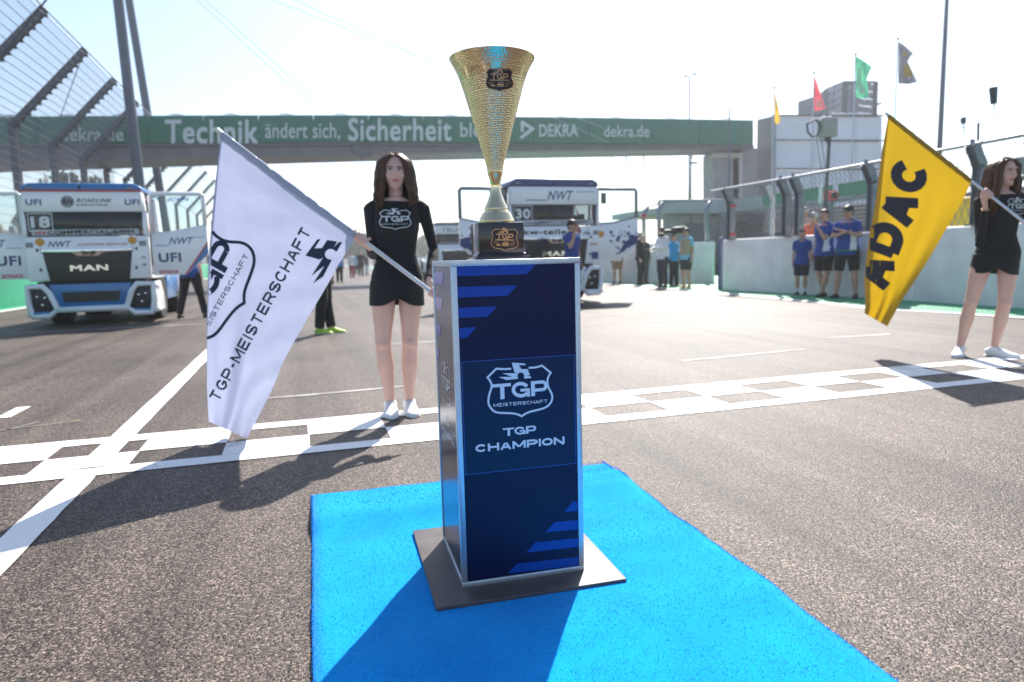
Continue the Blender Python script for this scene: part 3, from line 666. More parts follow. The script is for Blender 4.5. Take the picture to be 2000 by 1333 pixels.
    for q, gp in (('a',grip_a),('b',grip_b)):
        limb(m, Q['sh_'+q], Q['el_'+q], AR); limb(m, Q['el_'+q], Q['wr_'+q], FR)
        m.ball(Q['sh_'+q]+V((0,0,-.006*H)), .030*H*(.72 if female else 1.0)); m.ball(Q['el_'+q], .0205*H*(.78 if female else 1)); m.tube([nb+V((0,.004,.035*H)), lerp(nb+V((0,.004,.015*H)),Q['sh_'+q],.55), Q['sh_'+q]+V((0,0,.002*H))], [.022*H,.024*H,.020*H] if female else [.030*H,.030*H,.028*H], 10)
        d = (Q['wr_'+q]-Q['el_'+q]).normalized(); th = 1 if q == 'b' else -1
        if gp: hand(m, Q['wr_'+q], d, (0,1,0), s*(.9 if female else 1), (I@gp[0], (I.to_3x3()@gp[1])), th)
        else: hand(m, Q['wr_'+q], d, (th,0,0) if d.z < -.3 else (0,0,-1), s*(.9 if female else 1), None, -th)
        limb(m, Q['hip_'+q], Q['knee_'+q], LR); limb(m, Q['knee_'+q], Q['ank_'+q], CR); m.ball(Q['knee_'+q]+V((0,-.004*H,0)), (.031 if female else .0345)*H)
        a = Q['ank_'+q]; m.ball((a.x,a.y,a.z), .021*H); calf = lerp(Q['knee_'+q], a, .33)+V((0,.010*H,0)); kf = .0285 if female else .031; m.ball(calf, (kf*H,kf*H,.07*H))
        m.tube([a, a+V((0,0,-.02*H)), a+Q['toe_'+q]*.06*H+V((0,0,-.028*H))], [.016*H,.016*H,.012*H], 8)
    body = remesh(m, 'body', SKIN[skin], voxel, 2 if hero else 3, t, world=False)
    # --- clothes
    if bottom:
        kind, mt = bottom[0], bottom[1]; m = MB(); torso(m, .46, .60, .010*s, 18); e = {'shorts': .92, 'short_shorts': .6, 'pants': 1}[kind]; loose = {'shorts':.020,'short_shorts':.012,'pants':.014}[kind]*s
        for q in 'ab':
            m.tube([lerp(Q['hip_'+q],Q['knee_'+q],u) for u in (0,.3,.6,e)], [(.062*H+.01,.062*H+.01),(.054*H+loose,)*2,(.046*H+loose,)*2,(.040*H+loose,)*2], 14)
            if kind == 'pants':
                m.ball(Q['knee_'+q], .036*H+loose); end = lerp(Q['knee_'+q],Q['ank_'+q],.97); m.tube([Q['knee_'+q], lerp(Q['knee_'+q],Q['ank_'+q],.4)+V((0,.006,0)), end], [.036*H+loose,.034*H+loose,.031*H+loose], 14)
        remesh(m, {'shorts':'shorts','short_shorts':'shorts','pants':'trousers'}[kind], mt, max(.009,voxel*.85), 3, t, world=False)
    if top:
        kind, mt = top[0], top[1]; lo = {'dress': .46, 'shirt': .47}[kind]; m = MB(); inf = {'dress': .004, 'shirt': .013}[kind]*s
        torso(m, lo, .815 if kind == 'shirt' else .820, inf, 22)
        if kind == 'shirt':
            c0 = V((hx,hy,.47))*H; m.tube([c0+V((0,0,k_*H)) for k_ in (-.005,.03,.075,.12)], [(.106*H*fat**.5+.020,.078*H*fat**.5+.020),(.105*H*fat**.5+.019,.077*H*fat**.5+.019),(.096*H*fat+.016,.070*H*fat+.016),(.086*H*fat+.013,.062*H*fat+.013)], 22, side=(1,0,0))
        else:
            cz = top[3]; bx = (Q['hip_a'].x+Q['hip_b'].x)/2; zs = [.52,.48,.44,cz]; ww = [.096,.099,.100,.101]
            m.tube([V((bx+(((Q['knee_a'].x+Q['knee_b'].x)/2-bx)*.3*(.52-z)/.1), hy*H, z*H)) for z in zs[::-1]], [(w_*H+.009,.070*H+.008) for w_ in ww[::-1]], 24, side=(1,0,0))
            if female:
                for q in (-1,1): m.ball(V((tx+q*.036, ty-.034, .725))*H, (.034*H,.030*H,.034*H))
        sl_ = top[2]; arm = (Q['el_a']-Q['sh_a']).length
        for q in 'ab':
            m.ball(Q['sh_'+q]+V((0,0,-.006*H)), .030*H*(.74 if female else 1.04)+inf); nb2 = V((tx,ty+.006,.80))*H; m.tube([nb2+V((0,.002,(.026 if female else .032)*H)), lerp(nb2+V((0,.004,.016*H)),Q['sh_'+q],.55), Q['sh_'+q]+V((0,0,.001*H))], [.026*H+inf,.025*H+inf,.020*H+inf] if female else [.034*H+inf,.031*H+inf,.028*H+inf], 10)
            if sl_ <= .5: limb(m, Q['sh_'+q], Q['el_'+q], AR, 0, sl_*1.6, inf*1.1+.003)
            else:
                limb(m, Q['sh_'+q], Q['el_'+q], AR, 0, 1, inf+.003); m.ball(Q['el_'+q], .0215*H*(.78 if female else 1)+inf+.001); limb(m, Q['el_'+q], Q['wr_'+q], FR, 0, .94, inf+.004)
        nm = 'dress' if kind == 'dress' else 'shirt'
        if len(top) > 4: nm = top[4]
        g = remesh(m, nm, mt, min(voxel,.010), 3, t, world=False)
        if kind == 'dress':
            zh = top[3]*H
            for v in g.data.vertices:
                if v.co.z < zh+.09:
                    f = 1-(v.co.z-zh)/.09; f = max(0,min(1,f)); 
                    if v.co.y < .03: v.co.z += .045*f*math.exp(-((v.co.x-Q['hip_a'].x*.5-Q['hip_b'].x*.5)/.065)**2)
                    v.co.y += .004*sin(v.co.x*60)*f
                elif v.co.z > .50*H:   # drape wrinkles round the waist
                    wv = .0022*sin(v.co.z*95+v.co.x*14+3*sin(v.co.x*9)); w2 = math.exp(-((v.co.z/H-.60)/.06)**2); v.co.y += wv*w2; v.co.x += wv*w2*.6
    # --- shoes and socks
    for q in 'ab':
        a = Q['ank_'+q]; d = V((Q['toe_'+q].x,Q['toe_'+q].y,0)).normalized(); sd_ = V((-d.y,d.x,0)); m = MB(); L = .150*H; base = V((a.x,a.y,0))-d*.038*H
        pr = [(0,.017,.036),(.12,.022,.045),(.34,.024,.049),(.52,.027,.041),(.72,.030,.030),(.88,.027,.024),(1,.014,.016)]
        m.tube([base+d*L*u+V((0,0,hh*H*.52)) for u, wv, hh in pr], [(wv*H, hh*H*.52) for u, wv, hh in pr], 14, side=sd_)
        m.tube([a+V((0,0,-.015*H)), a+V((0,0,.004*H))], [.027*H,.0235*H], 12)
        sh = remesh(m, 'shoe', shoes, .006 if hero else .010, 2, t, world=False)
        for v in sh.data.vertices: v.co.z = max(v.co.z, .004)
        m = MB(); m.tube([base+d*(L*u)+V((0,0,.0075)) for u in (-.03,.03,.35,.7,.9,1.03)], [(r*H,.0075) for r in (.012,.020,.024,.030,.026,.010)], 12, side=sd_); m.build('sole', SHOE_W if shoes is not SHOE_B else SHOE_B, t and sh, world=False, smooth=True)
        if socks: m = MB(); m.tube([a+V((0,0,-.01)), lerp(a,Q['knee_'+q],socks[1]*.5), lerp(a,Q['knee_'+q],socks[1])], [.024*H,.024*H,.027*H], 12); m.build('sock', socks[0], t, world=False, smooth=True)
        if hero:
            m = MB()
            for i in range(5):
                c = base+d*L*(.38+.075*i)+V((0,0,(.0505-.0050*i)*H)); m.tube([c-sd_*.014*H+V((0,0,-.004)), c+V((0,0,.002)), c+sd_*.014*H+V((0,0,-.004))], .0034, 6)
            m.build('lace', mat('lace_grey',(.42,.42,.43),.6), sh, world=False)
    # --- face
    def fp(c): return hc+R@(V(c)*H*hf)
    if hero or voxel < .0125:
        for q in (-1,1):
            m = MB(); m.ball(fp((q*.0165,-.0455,.003)), (.0085*H,.004*H,.0036*H), 10, 6, R); e_ = m.build('eye', EYE_W, t, smooth=True, world=False)
            m = MB(); m.ball(fp((q*.0165,-.0478,.003)), (.0038*H,.0025*H,.0034*H), 8, 6, R); m.build('iris', EYE_D, e_, smooth=True, world=False)
            m = MB(); m.tube([fp((q*.007,-.0500,.0125)), fp((q*.016,-.0490,.0155)), fp((q*.0265,-.043,.0125))], [.0016*H,.0021*H,.001*H], 6); m.tube([fp((q*.008,-.0478,.0062)), fp((q*.0165,-.0490,.0082)), fp((q*.026,-.0435,.005))], .0011*H, 5); m.build('eyebrow', BROW, t, world=False)
        m = MB(); m.tube([fp((-.0125,-.0465,-.0335)),fp((-.005,-.0512,-.0318)),fp((0,-.0515,-.0325)),fp((.005,-.0512,-.0318)),fp((.0125,-.0465,-.0335))], [.0012*H,.0026*H,.0024*H,.0026*H,.0012*H], 8)
        m.tube([fp((-.0115,-.0462,-.0345)),fp((0,-.0505,-.0375)),fp((.0115,-.0462,-.0345))], [.001*H,.0034*H,.001*H], 8); m.build('lips', LIP, t, smooth=True, world=False)
    # --- hair / cap
    if hair_kind == 'short':
        m = MB(); m.ball(fp((0,.016,.022)), (.047*H,.056*H,.053*H), 16, 10, R); m.ball(fp((0,.034,-.008)), (.040*H,.034*H,.040*H), 14, 8, R); m.ball(fp((0,-.012,.046)),(.038*H,.038*H,.022*H),14,8,R)
        remesh(m, 'hair', hair, .010, 2, t, world=False)
    elif hair_kind == 'long':
        m = MB(); rnd = random.Random(int(H*100)); 
        m.ball(fp((0,.016,.020)), (.0475*H,.058*H,.0545*H), 18, 12, R); m.tube([fp((0,.045,.0)), fp((0,.05,-.06)), fp((0,.048,-.10))], [(.045*H,.025*H),(.05*H,.022*H),(.045*H,.012*H)], 12, side=R@V((1,0,0)))
        hl = label.startswith('tall') and .25 or .125
        for i in range(250):
            q = -1 if i % 2 else 1; th = rnd.uniform(-.62, 1)**1 ; yb_ = -.030+.078*(th+.62)/1.62 + rnd.uniform(-.004,.004)      # start along the parting, front to nape
            w_ = .050+rnd.uniform(0,.018); ln = hl*rnd.uniform(.82,1.05); fr_ = yb_ < -.005
            yo = yb_-.004 if fr_ else yb_*1.05; sp = rnd.uniform(-.003,.003); cu_ = rnd.uniform(0,6); cur = .0055 if hl < .15 else .010
            pts = [(q*.003,yb_,.069-.25*abs(yb_-.01)**1.1), (q*(.024+sp),yb_-.001,.061-.15*abs(yb_)), (q*(w_-.008),yo,.034), (q*(w_+.001),yo,.0), (q*(w_+.002+sp),yo-(.006 if fr_ else -.004),-.045), (q*(w_+.004+sp),yo-(.006 if fr_ else -.012),-.045-ln*.3), (q*(w_+.002+sp),yo-(.010 if fr_ else -.010),-.045-ln*.6)]
            lf = sqrt(max(.12,1-((yb_-.012)/.066)**2)); pts = [(p[0]*(lf if k < 5 else .5+.5*lf), p[1]+(.012*(1-lf) if k > 2 else 0), p[2]-(.02*(1-lf) if k < 3 else 0)) for k, p in enumerate(pts)]
            pts = [(p[0]+cur*sin(cu_+k*1.9)*(k > 3), p[1]+cur*cos(cu_+k*1.7)*(k > 3), p[2]) for k, p in enumerate(pts)]
            r = rnd.uniform(.0048,.0085)
            if i >= 190: r = rnd.uniform(.0012,.0024); pts = [(p[0]*(1.02+.015*k)+rnd.uniform(-.003,.003), p[1]+rnd.uniform(-.004,.004), p[2]+(.004 if k < 3 else -.004*k*rnd.random())) for k, p in enumerate(pts)]
            m.tube([fp(p) for p in pts], [r*H*.5,r*H*.9,r*H,r*H,r*H,r*H*.85,r*H*.25], 5, side=None)
        m.build('hair', hair, t, world=False, smooth=True, recalc=False)
    if cap:
        m = MB(); pr = [(.0515,-.004),(.0525,.012),(.050,.030),(.043,.044),(.028,.056),(.010,.061),(.002,.0615)]
        vs = []; n = 20
        for r, z in pr:
            for k in range(n): a = 2*pi*k/n; vs.append(fp((r*.93*cos(a), .012+r*1.12*sin(a), .010+z)))
        m.add(vs, [(i*n+k, i*n+(k+1)%n, (i+1)*n+(k+1)%n, (i+1)*n+k) for i in range(len(pr)-1) for k in range(n)]+[tuple(reversed(range(n))), tuple(range((len(pr)-1)*n, len(pr)*n))])
        c = m.build('cap', cap[0], t, smooth=True, world=False)
        m = MB(); out = [(x*.043, -.040-.045*sqrt(max(0,1-x*x))) for x in [k/6-1 for k in range(13)]]; m.prism(out+[(.040,-.018),(-.040,-.018)], fp((0,0,.006)), R@V((H,0,0)), R@V((0,H,-.12*H)), R@V((0,0,.0035*H))); m.build('brim', cap[1] if len(cap) > 1 else cap[0], c, world=False)
    return t, Q
def child(t, nm): return [o for o in t.children if o.name.split('.')[0] == nm][0]
# ------------------------------------------------------------------ flags
pole_m = mat('aluminium_pole', (.62,.63,.64), .33, .9, noise=.06, nscale=20)
def path(pts, t):
    k = len(pts)-1; f = t*k; i = min(k-1, int(f)); u = f-i
    p0 = V(pts[max(0,i-1)]); p1 = V(pts[i]); p2 = V(pts[i+1]); p3 = V(pts[min(k,i+2)])
    return .5*((2*p1)+(p2-p0)*u+(2*p0-5*p1+4*p2-p3)*u*u+(3*p1-3*p2+p3-p0)*u**3)
def flag_plane(tip, end, dist):
    ta = aD(*tip, dist); tb = aD(*end, dist); n_ = V((-(tb-ta).y, (tb-ta).x, 0)).normalized()
    if n_.dot(ta-CAM) < 0: n_ = -n_
    def f(px, py, dep=0):
        r = ray(px, py); return CAM+r*(((ta-CAM).dot(n_)+dep)/r.dot(n_))
    return f
def flag(label, group, Lp, Rp, dist, tip, end, mt, waves, fold=.10, poleside=None):
    ta = aD(*tip, dist); tb = aD(*end, dist); ax = (tb-ta).normalized(); fp_ = flag_plane(tip, end, dist)
    t = thing('hand_flag', label, 'flag', tuple(tb), 0, group)
    m = MB(); m.tube([ta-ax*.02, tb], .0132, 14); m.build('pole', pole_m, t, smooth=True, auto=.8)
    m = MB(); m.ball(tb, .0150, 10, 8); m.build('pole_cap', mat('black_rubber',(.02,.02,.02),.6), t, smooth=True)
    ns_, nt_ = 72, 84; vs = []; mf = int(ns_*fold)
    for j in range(nt_+1):
        tt = j/nt_; a = path(Lp, tt); b = path(Rp, tt)
        for i in range(-mf, ns_+1):
            s = i/ns_
            if s >= 0: q = a.lerp(b, s); dep = -.016*min(1,tt*8)
            else:      # cloth turned back behind the left edge
                u = -s/fold; q = a+(b-a).normalized()*(fold*(b-a).length*.75*sin(min(1,u*1.1)*1.45)*tt**.6); dep = -.016+.045*u*(.25+tt)
            dp = 0
            for (am, fs, ft, ph, pw) in waves: dp += am*(tt**pw)*sin(2*pi*(max(s,0)*fs+tt*ft+ph))
            dp *= min(1, max(0,s)*6+.35); vs.append(fp_(q.x, q.y, dep+dp+.03*tt*(1-tt)))
    W_ = ns_+1+mf; m = MB(); m.add(vs, [(j*W_+i, j*W_+i+1, (j+1)*W_+i+1, (j+1)*W_+i) for j in range(nt_) for i in range(W_-1)])
    c = m.build('flag_cloth', mt, t, smooth=True, recalc=False)
    ha = fp_(*Lp[0]); hb_ = fp_(*Rp[0]); ha = ta+ax*(ha-ta).dot(ax); hb_ = ta+ax*(hb_-ta).dot(ax); m = MB(); m.tube([ha.lerp(hb_, k/30)+V((0,0,-.004+.0015*sin(k*1.7))) for k in range(31)], [.0175+.001*sin(k*2.3) for k in range(31)], 12); m.build('pole_sleeve', mt, t, smooth=True)
    return t, c
navy_ink = mat('navy_flag_print', (.012,.025,.06), .7); black_ink = mat('black_flag_print', (.016,.017,.03), .7)
white_flag_m = cloth_mat('white_flag_cloth', (.60,.62,.72), (.40,.42,.60), .40); yellow_flag_m = cloth_mat('yellow_flag_cloth', (.50,.32,.02), (.50,.31,.004), .45)
D1 = 4.22; D2 = 7.34
f1, c1_ = flag('white flag with dark shield emblem and lettering on a silver pole', None,
    [(432,262),(423,335),(414,425),(407,520),(404,640),(404,745),(408,824)], [(697,461),(671,502),(640,556),(601,622),(556,702),(531,762),(482,857)], D1, (430,259), (868,590), white_flag_m,
    [(.034,1.1,.55,.1,.8),(.022,2.3,.7,.45,1.3),(.008,3.6,-.9,.2,1.0),(.004,2.0,6.0,.3,.6)])
bv = bvh_of(c1_); fn = cam_fn(bv, .002)
lg = tgp_logo(); a_ = radians(60.6); kk = .49
decal(lg.xf(kk,kk,a_,0,0).xf(1,-1,0,402,553), fn, 'shield_emblem', navy_ink, c1_, step=8)
decal(caps('TGP-MEISTERSCHAFT', .20, 1.2, .22).fit(378, 25, 0, 0).xf(1,1,a_+.015,0,0).xf(1,-1,0,509,615), fn, 'lettering', navy_ink, c1_, step=8)
kh = 10.6/(74*.3078); wc = lgx(828,385); hg = horse().xf(kh,kh,0,-wc[0]*kh,-wc[1]*kh).xf(1,1,a_,0,0).xf(1,-1,0,645.5,497)
decal(hg, fn, 'truck_emblem', navy_ink, c1_, step=8)
f2, c2_ = flag('yellow flag with black lettering on a silver pole held at the right', None,
    [(1735,226),(1722,300),(1710,395),(1697,470),(1689,540),(1690,590),(1688,612)], [(1898,353),(1880,392),(1857,432),(1818,500),(1786,550),(1760,590),(1733,638)], D2, (1733,224), (2075,494), yellow_flag_m,
    [(.05,1.0,.5,.3,.8),(.022,2.1,.6,.05,1.2),(.007,4,-.8,.2,1.0)], fold=.13)
bv = bvh_of(c2_)
decal(caps('ADAC', .31, .98, .03).fit(252, 76).xf(1,1,radians(69.4),0,0).xf(1,-1,0,1741,440), cam_fn(bv, .003), 'lettering', black_ink, c2_, step=8)
# ------------------------------------------------------------------ the two flag bearers
d1 = (aD(705,470,D1)-aD(430,259,D1)).normalized(); P1 = flag_plane((430,259),(868,590),D1); hand1 = P1(706,466); d1 = (P1(800,538)-P1(600,387)).normalized()
w1, Q1 = person('young woman with long brown hair in a short black dress holding the white flag', (.585,4.47,0), radians(-7.5), 1.69, True,
    J=dict(knee_a=(-.052,-.014,.28), knee_b=(.050,-.014,.28), ank_a=(-.036,.012,.047), ank_b=(.038,.014,.047), hips=(.012,0), top=(.022,0), head=(0,0), hip_a=(-.040,0,.505), hip_b=(.062,0,.505),
        toe_a=(.05,-1,0), toe_b=(.12,-1,0), sh_a=(-.076,.002,.798), sh_b=(.120,.002,.798), el_a=V(aD(729,497,4.50)), wr_a=V(P1(722,484,.075)), el_b=(.158,.01,.63), wr_b=V(P1(838,548,.07))),
    top=('dress', F_BLACK, 1, .425), shoes=SHOE_W, hair=H_BROWN, hair_kind='long', voxel=.0048, hero=True, grip_a=(hand1, d1), grip_b=(P1(849,575.6), d1), headrot=(0,0))
bv = bvh_of(child(w1,'dress'))
print_w = mat('white_dress_print', (.62,.63,.62), .7)
decal(tgp_logo().xf(.145,-.145*.82,0,772,428), cam_fn(bv,.004), 'shield_emblem', print_w, child(w1,'dress'), step=3)
d2 = (aD(1928,379,D2)-aD(1733,224,D2)).normalized(); P2 = flag_plane((1733,224),(2075,494),D2); hand2 = P2(1928,378); d2 = (P2(2000,434.8)-P2(1800,276.9)).normalized()
w2, Q2 = person('tall young woman with very long brown hair in a black dress holding the yellow flag', (5.90,4.66,0), radians(-44), 1.775, True,
    J=dict(ank_a=(-.078,.01,.047), ank_b=(.072,.02,.047), knee_a=(-.045,-.016,.28), knee_b=(.098,-.014,.28), hip_a=(.0,0,.505), hip_b=(.108,0,.505), hips=(.058,0), top=(.066,0), head=(.0,-.004),
        toe_a=(-.25,-1,0), toe_b=(1,-.55,0), sh_a=(-.030,.002,.798), sh_b=(.158,.004,.798), el_a=V(aD(1913,478,7.44)), wr_a=V(P2(1925,407,.045)), el_b=(.185,.0,.64), wr_b=V(P2(2030,472,.07))),
    top=('dress', F_BLACK, 1, .425), shoes=SHOE_W, hair=H_BROWN, hair_kind='long', voxel=.0050, hero=True, grip_a=(hand2, d2), grip_b=(P2(2034,461.6), d2), headrot=(34,4))
bv = bvh_of(child(w2,'dress'))
decal(tgp_logo().xf(.098,-.10,0,1989,403), cam_fn(bv,.004), 'shield_emblem', print_w, child(w2,'dress'), step=3)
m = MB(); c = Q2['wr_a']; 
for k in (0,.012): 
    dd = (Q2['wr_a']-Q2['el_a']).normalized(); x_ = dd.cross(V((0,1,0))).normalized(); y_ = dd.cross(x_); m.tube([c-dd*(.004+k)+x_*cos(a)*.027+y_*sin(a)*.025 for a in [2*pi*i/16 for i in range(16)]], .0022, 6, closed=True)
m.build('bracelet', mat('gold_bracelet', (.7,.5,.3), .3, 1), w2, world=False, smooth=True)
# ------------------------------------------------------------------ race trucks
T_WHITE = mat('truck_white_paint', (.86,.87,.88), .28, noise=.03, nscale=2, coat=.6); T_BLUE = mat('truck_blue_paint', (.012,.16,.42), .3, coat=.5, noise=.05, nscale=3); T_NAVY = mat('truck_navy_paint', (.03,.05,.16), .35, coat=.4)
T_BLACK = mat('black_plastic', (.012,.012,.014), .45, bump=.1); T_GLASS = mat('dark_windscreen_glass', (.010,.014,.02), .08, spec=.35); T_RED = mat('red_print', (.5,.02,.03), .4); T_RUB = mat('tyre_rubber', (.02,.02,.02), .8, bump=.3)
T_CHROME = mat('chrome_trim', (.75,.76,.78), .12, 1.0); T_DNAVY = mat('navy_lettering_print', (.015,.035,.17), .4); T_INK = mat('black_lettering_print', (.02,.02,.025), .4); T_YEL = mat('yellow_print', (.75,.42,.02), .4); T_ORG = mat('orange_print', (.75,.16,.03), .4)
T_W2 = mat('white_lettering_print', (.75,.75,.75), .45); DOORGLASS = glass_mat('door_window_glass'); WSG = glass_mat('tinted_windscreen', (.42,.47,.50)); T_INT = mat('dark_cab_interior', (.02,.015,.015), .7); T_GREY = mat('grey_print', (.25,.26,.28), .45)
def truck(label, loc, scale, sp, group='racing trucks parked on the grid', rz=0, doors=(1,-1), simple=False):
    t = thing('racing_truck', label, 'truck', loc, rz, group, scale); W0 = dict(world=False)
    def L(m, n, mt, p=None, **k): return m.build(n, mt, p or t, world=False, **k)
    def D(g, y, n, mt, p, x=0, z=0, s=1): return decal(g, lambda a, b: V((x+a, y, z+b)), n, mt, p, world=False)
    roofm, white, accent = sp.get('roof',T_BLUE), sp.get('body',T_WHITE), sp.get('accent',T_BLUE)
    # cab: back and side walls, roof skin, pillars -> real opening behind the doors
    m = MB()
    prof_ = [(-1.06,.80),(1.06,.80),(1.07,1.65),(1.03,2.50),(-1.03,2.50),(-1.07,1.65)]
    m.prism(prof_, (0,1.38,0), (1,0,0), (0,0,1), (0,.40,0)); L(m,'cab_rear',white,bevel=.03)
    m = MB()
    m.prism([(-1.06,.80),(1.06,.80),(1.07,1.66),(-1.07,1.66)], (0,0,0), (1,0,0), (0,0,1), (0,.28,0))
    fr = L(m,'front_panel',white,bevel=.035)
    m = MB(); m.prism([(-1.055,2.125),(1.055,2.125),(1.03,2.525),(-1.03,2.525)], (0,-.025,0), (1,0,0), (0,0,1), (0,.30,0)); vis = L(m,'visor_panel',white,bevel=.03)
    m = MB(); m.prism([(-1.02,2.12),(1.02,2.12),(.99,1.78),(.93,1.672),(-.93,1.672),(-.99,1.78)], (0,.012,0), (1,0,0), (0,0,1), (0,.02,0)); ws = L(m,'windscreen',WSG,bevel=.01)
    m = MB(); m.box((0,1.34,1.75),(1.96,.03,1.4)); L(m,'cab_lining',T_INT)
    m = MB(); m.box((-.35,.75,1.85),(.5,.08,.42)); m.box((.45,.95,1.78),(.5,.1,.5)); L(m,'headrest',mat('cab_grey_fabric',(.12,.13,.14),.8),bevel=.03)
    for q in (-.32,.30): m = MB(); m.tube([(q,.62,1.5),(q,.6,2.42)], .022, 8); L(m,'roll_cage',mat('red_roll_cage',(.55,.05,.04),.4),smooth=True)
    m = MB(); m.tube([(.55+.19*cos(a),.42,1.72+.17*sin(a)) for a in [2*pi*i/18 for i in range(18)]], .016, 6, closed=True); L(m,'steering_wheel',T_BLACK,smooth=True)
    m = MB(); m.prism([(-.98,1.60),(.98,1.60),(.98,1.70),(-.98,1.72)], (0,.06,0), (1,0,0), (0,0,1), (0,.30,0)); L(m,'dashboard',T_INT,bevel=.02)
    for q in (-1,1):
        m = MB(); m.bar((q*1.04,.12,1.66),(q*1.035,.16,2.13),.07,.26,(0,1,0)); L(m,'windscreen_pillar',white,bevel=.012)
        m = MB(); m.box((q*1.03,.83,.83),(.06,1.1,.07)); L(m,'door_sill',white,bevel=.01)
        m = MB(); m.box((q*.86,.85,1.45),(.04,.9,1.0)); L(m,'seat_back',T_INT,bevel=.01)
        m = MB(); m.tube([(q*.95,.32,.9),(q*.97,.32,2.42),(q*.95,1.34,2.42),(q*.97,1.34,.9)], .028, 8); m.tube([(q*.96,.34,1.3),(q*.96,1.32,2.38)], .025, 8); L(m,'roll_cage',mat('red_roll_cage',(.55,.05,.04),.4),smooth=True)
    m = MB(); m.box((0,.9,2.46),(1.98,1.0,.05)); m.box((0,.83,.86),(1.98,1.08,.05)); L(m,'cab_floor_and_ceiling',T_INT)
    rz0 = sp.get('roof_h', .15)
    m = MB(); m.prism([(-1.05,0),(1.05,0),(1.045,rz0*.55),(.9,rz0),(-.9,rz0),(-1.045,rz0*.55)], (0,-.035,2.525), (1,0,0), (0,0,1), (0,1.8,.02)); rf = L(m,'roof_cap',roofm,bevel=.035)
    if sp.get('redline'): m = MB(); m.box((0,-.034,2.53),(2.09,.012,.032)); L(m,'red_trim_line',T_RED,rf)
    m = MB(); m.box((-.03,-.05,2.60),(.035,.03,.06)); L(m,'roof_camera',T_BLACK,rf,bevel=.005)
    for q in (-.88,.85): m = MB(); m.box((q,-.045,2.585),(.12,.015,.03)); L(m,'marker_lamp',T_GREY,rf,bevel=.004)
    # wipers
    if not simple:
        for q in (-.5,.35): m = MB(); m.tube([(q,-.004,1.675),(q+.06,-.012,1.72),(q+.42,-.012,1.76)], .009, 6); L(m,'wiper',T_BLACK)
        # panel gaps, latches
        for q in (-1,1):
            m = MB(); m.box((q*.80,-.0015,1.48),(.006,.004,.33)); L(m,'panel_gap',T_BLACK,fr)
            for z in (1.40,1.02): m = MB(); m.ball((q*(.86 if z > 1.2 else .83),-.008,z),(.022,.012,.034)); L(m,'bonnet_latch',T_BLACK,fr,smooth=True)
            m = MB(); m.box((q*.98,-.0016,1.50),(.13,.003,.10)); L(m,'grille_sticker',T_GREY,fr)
    # grille
    m = MB(); m.prism([(-.78,1.37),(.78,1.37),(.69,.775),(-.69,.775)], (0,-.012,0), (1,0,0), (0,0,1), (0,.02,0)); g = L(m,'grille',T_BLACK,bevel=.006)
    m = MB()
    for k in range(9): z = .83+k*.058; w_ = .69+.09*(z-.775)/.595; m.box((0,-.016,z),(2*w_-.05,.008,.012))
    L(m,'grille_mesh',mat('grille_slat_gloss',(.02,.02,.022),.25),g,kind='stuff')
    m = MB(); m.prism([(-.80,1.40),(.80,1.40),(.78,1.355),(.28,1.345),(.18,1.27),(-.18,1.27),(-.28,1.345),(-.78,1.355)], (0,-.03,0), (1,0,0), (0,0,1), (0,.02,0)); cb = L(m,'chrome_bar',T_CHROME,g,bevel=.004)
    D(G2().poly([(-.14,1.375),(-.05,1.375),(-.02,1.345),(.10,1.375),(.15,1.37),(.12,1.30),(.03,1.285),(.06,1.335),(-.03,1.30),(-.12,1.29),(-.07,1.335)]), -.0325, 'emblem', T_INK, cb)
    # bumper: tubular white frame, coloured middle
    bw_ = 1.10; m = MB()
    for q in (-1,1):
        o = [(q*1.09,.69),(q*.82,.70),(q*.72,.58),(q*.60,.25),(q*.74,.12),(q*1.04,.115),(q*1.10,.35)]
        m.tube([(x,-.05+(.06 if abs(x) > 1.0 else 0),z) for x, z in o], .058, 8, closed=True)
        m.tube([(q*1.10,.0,.64),(q*1.12,.45,.64)], .05, 8); m.tube([(q*1.10,.0,.16),(q*1.12,.45,.16)], .05, 8)
    m.tube([(-.62,-.06,.235),(.62,-.06,.235)], .062, 8)
    bp = L(m,'bumper_frame',white,smooth=True)
    m = MB(); m.prism([(-.72,.73),(.72,.73),(.56,.29),(-.56,.29)], (0,-.045,0), (1,0,0), (0,0,1), (0,.06,0)); bc = L(m,'bumper_centre',accent,bevel=.012)
    m = MB(); m.prism([(-.51,.575),(.51,.575),(.48,.375),(-.48,.375)], (0,-.052,0), (1,0,0), (0,0,1), (0,.01,0)); L(m,'air_intake',T_BLACK,bc)
    m = MB(); m.box((0,-.058,.475),(.94,.006,.012)); m.box((0,-.058,.43),(.93,.006,.008)); m.box((0,-.058,.52),(.95,.006,.008)); L(m,'intake_bar',mat('grille_slat_gloss'),bc,kind='stuff')
    for q in (-1,1):
        m = MB(); m.box((q*.86,.06,.40),(.46,.10,.50)); hl = L(m,'headlamp_housing',T_BLACK,bevel=.01)
        m = MB(); m.box((q*.86,.0,.185),(.40,.05,.045)); L(m,'blue_accent',accent,hl,bevel=.008)
        for dx, dz in ((-.05,.1),(.08,.12),(0,-.04)): m = MB(); m.ball((q*(.87+dx),.008,.38+dz),(.028,.012,.028)); L(m,'lamp',T_CHROME,hl,smooth=True)
        m = MB(); m.prism([(0,.13),(1.0,.13),(.92,.50),(.70,.74),(0,.74)], (q*1.095,0,0), (0,1,0), (0,0,1), (q*.03,0,0)); sk = L(m,'side_skirt',white,bevel=.008)
        # fender behind
        m = MB(); m.prism([(1.75,.30),(3.0,.30),(3.0,.95),(1.75,.95)], (q*1.06,0,0), (0,1,0), (0,0,1), (-q*.30,0,0)); L(m,'side_tank',accent,bevel=.03)
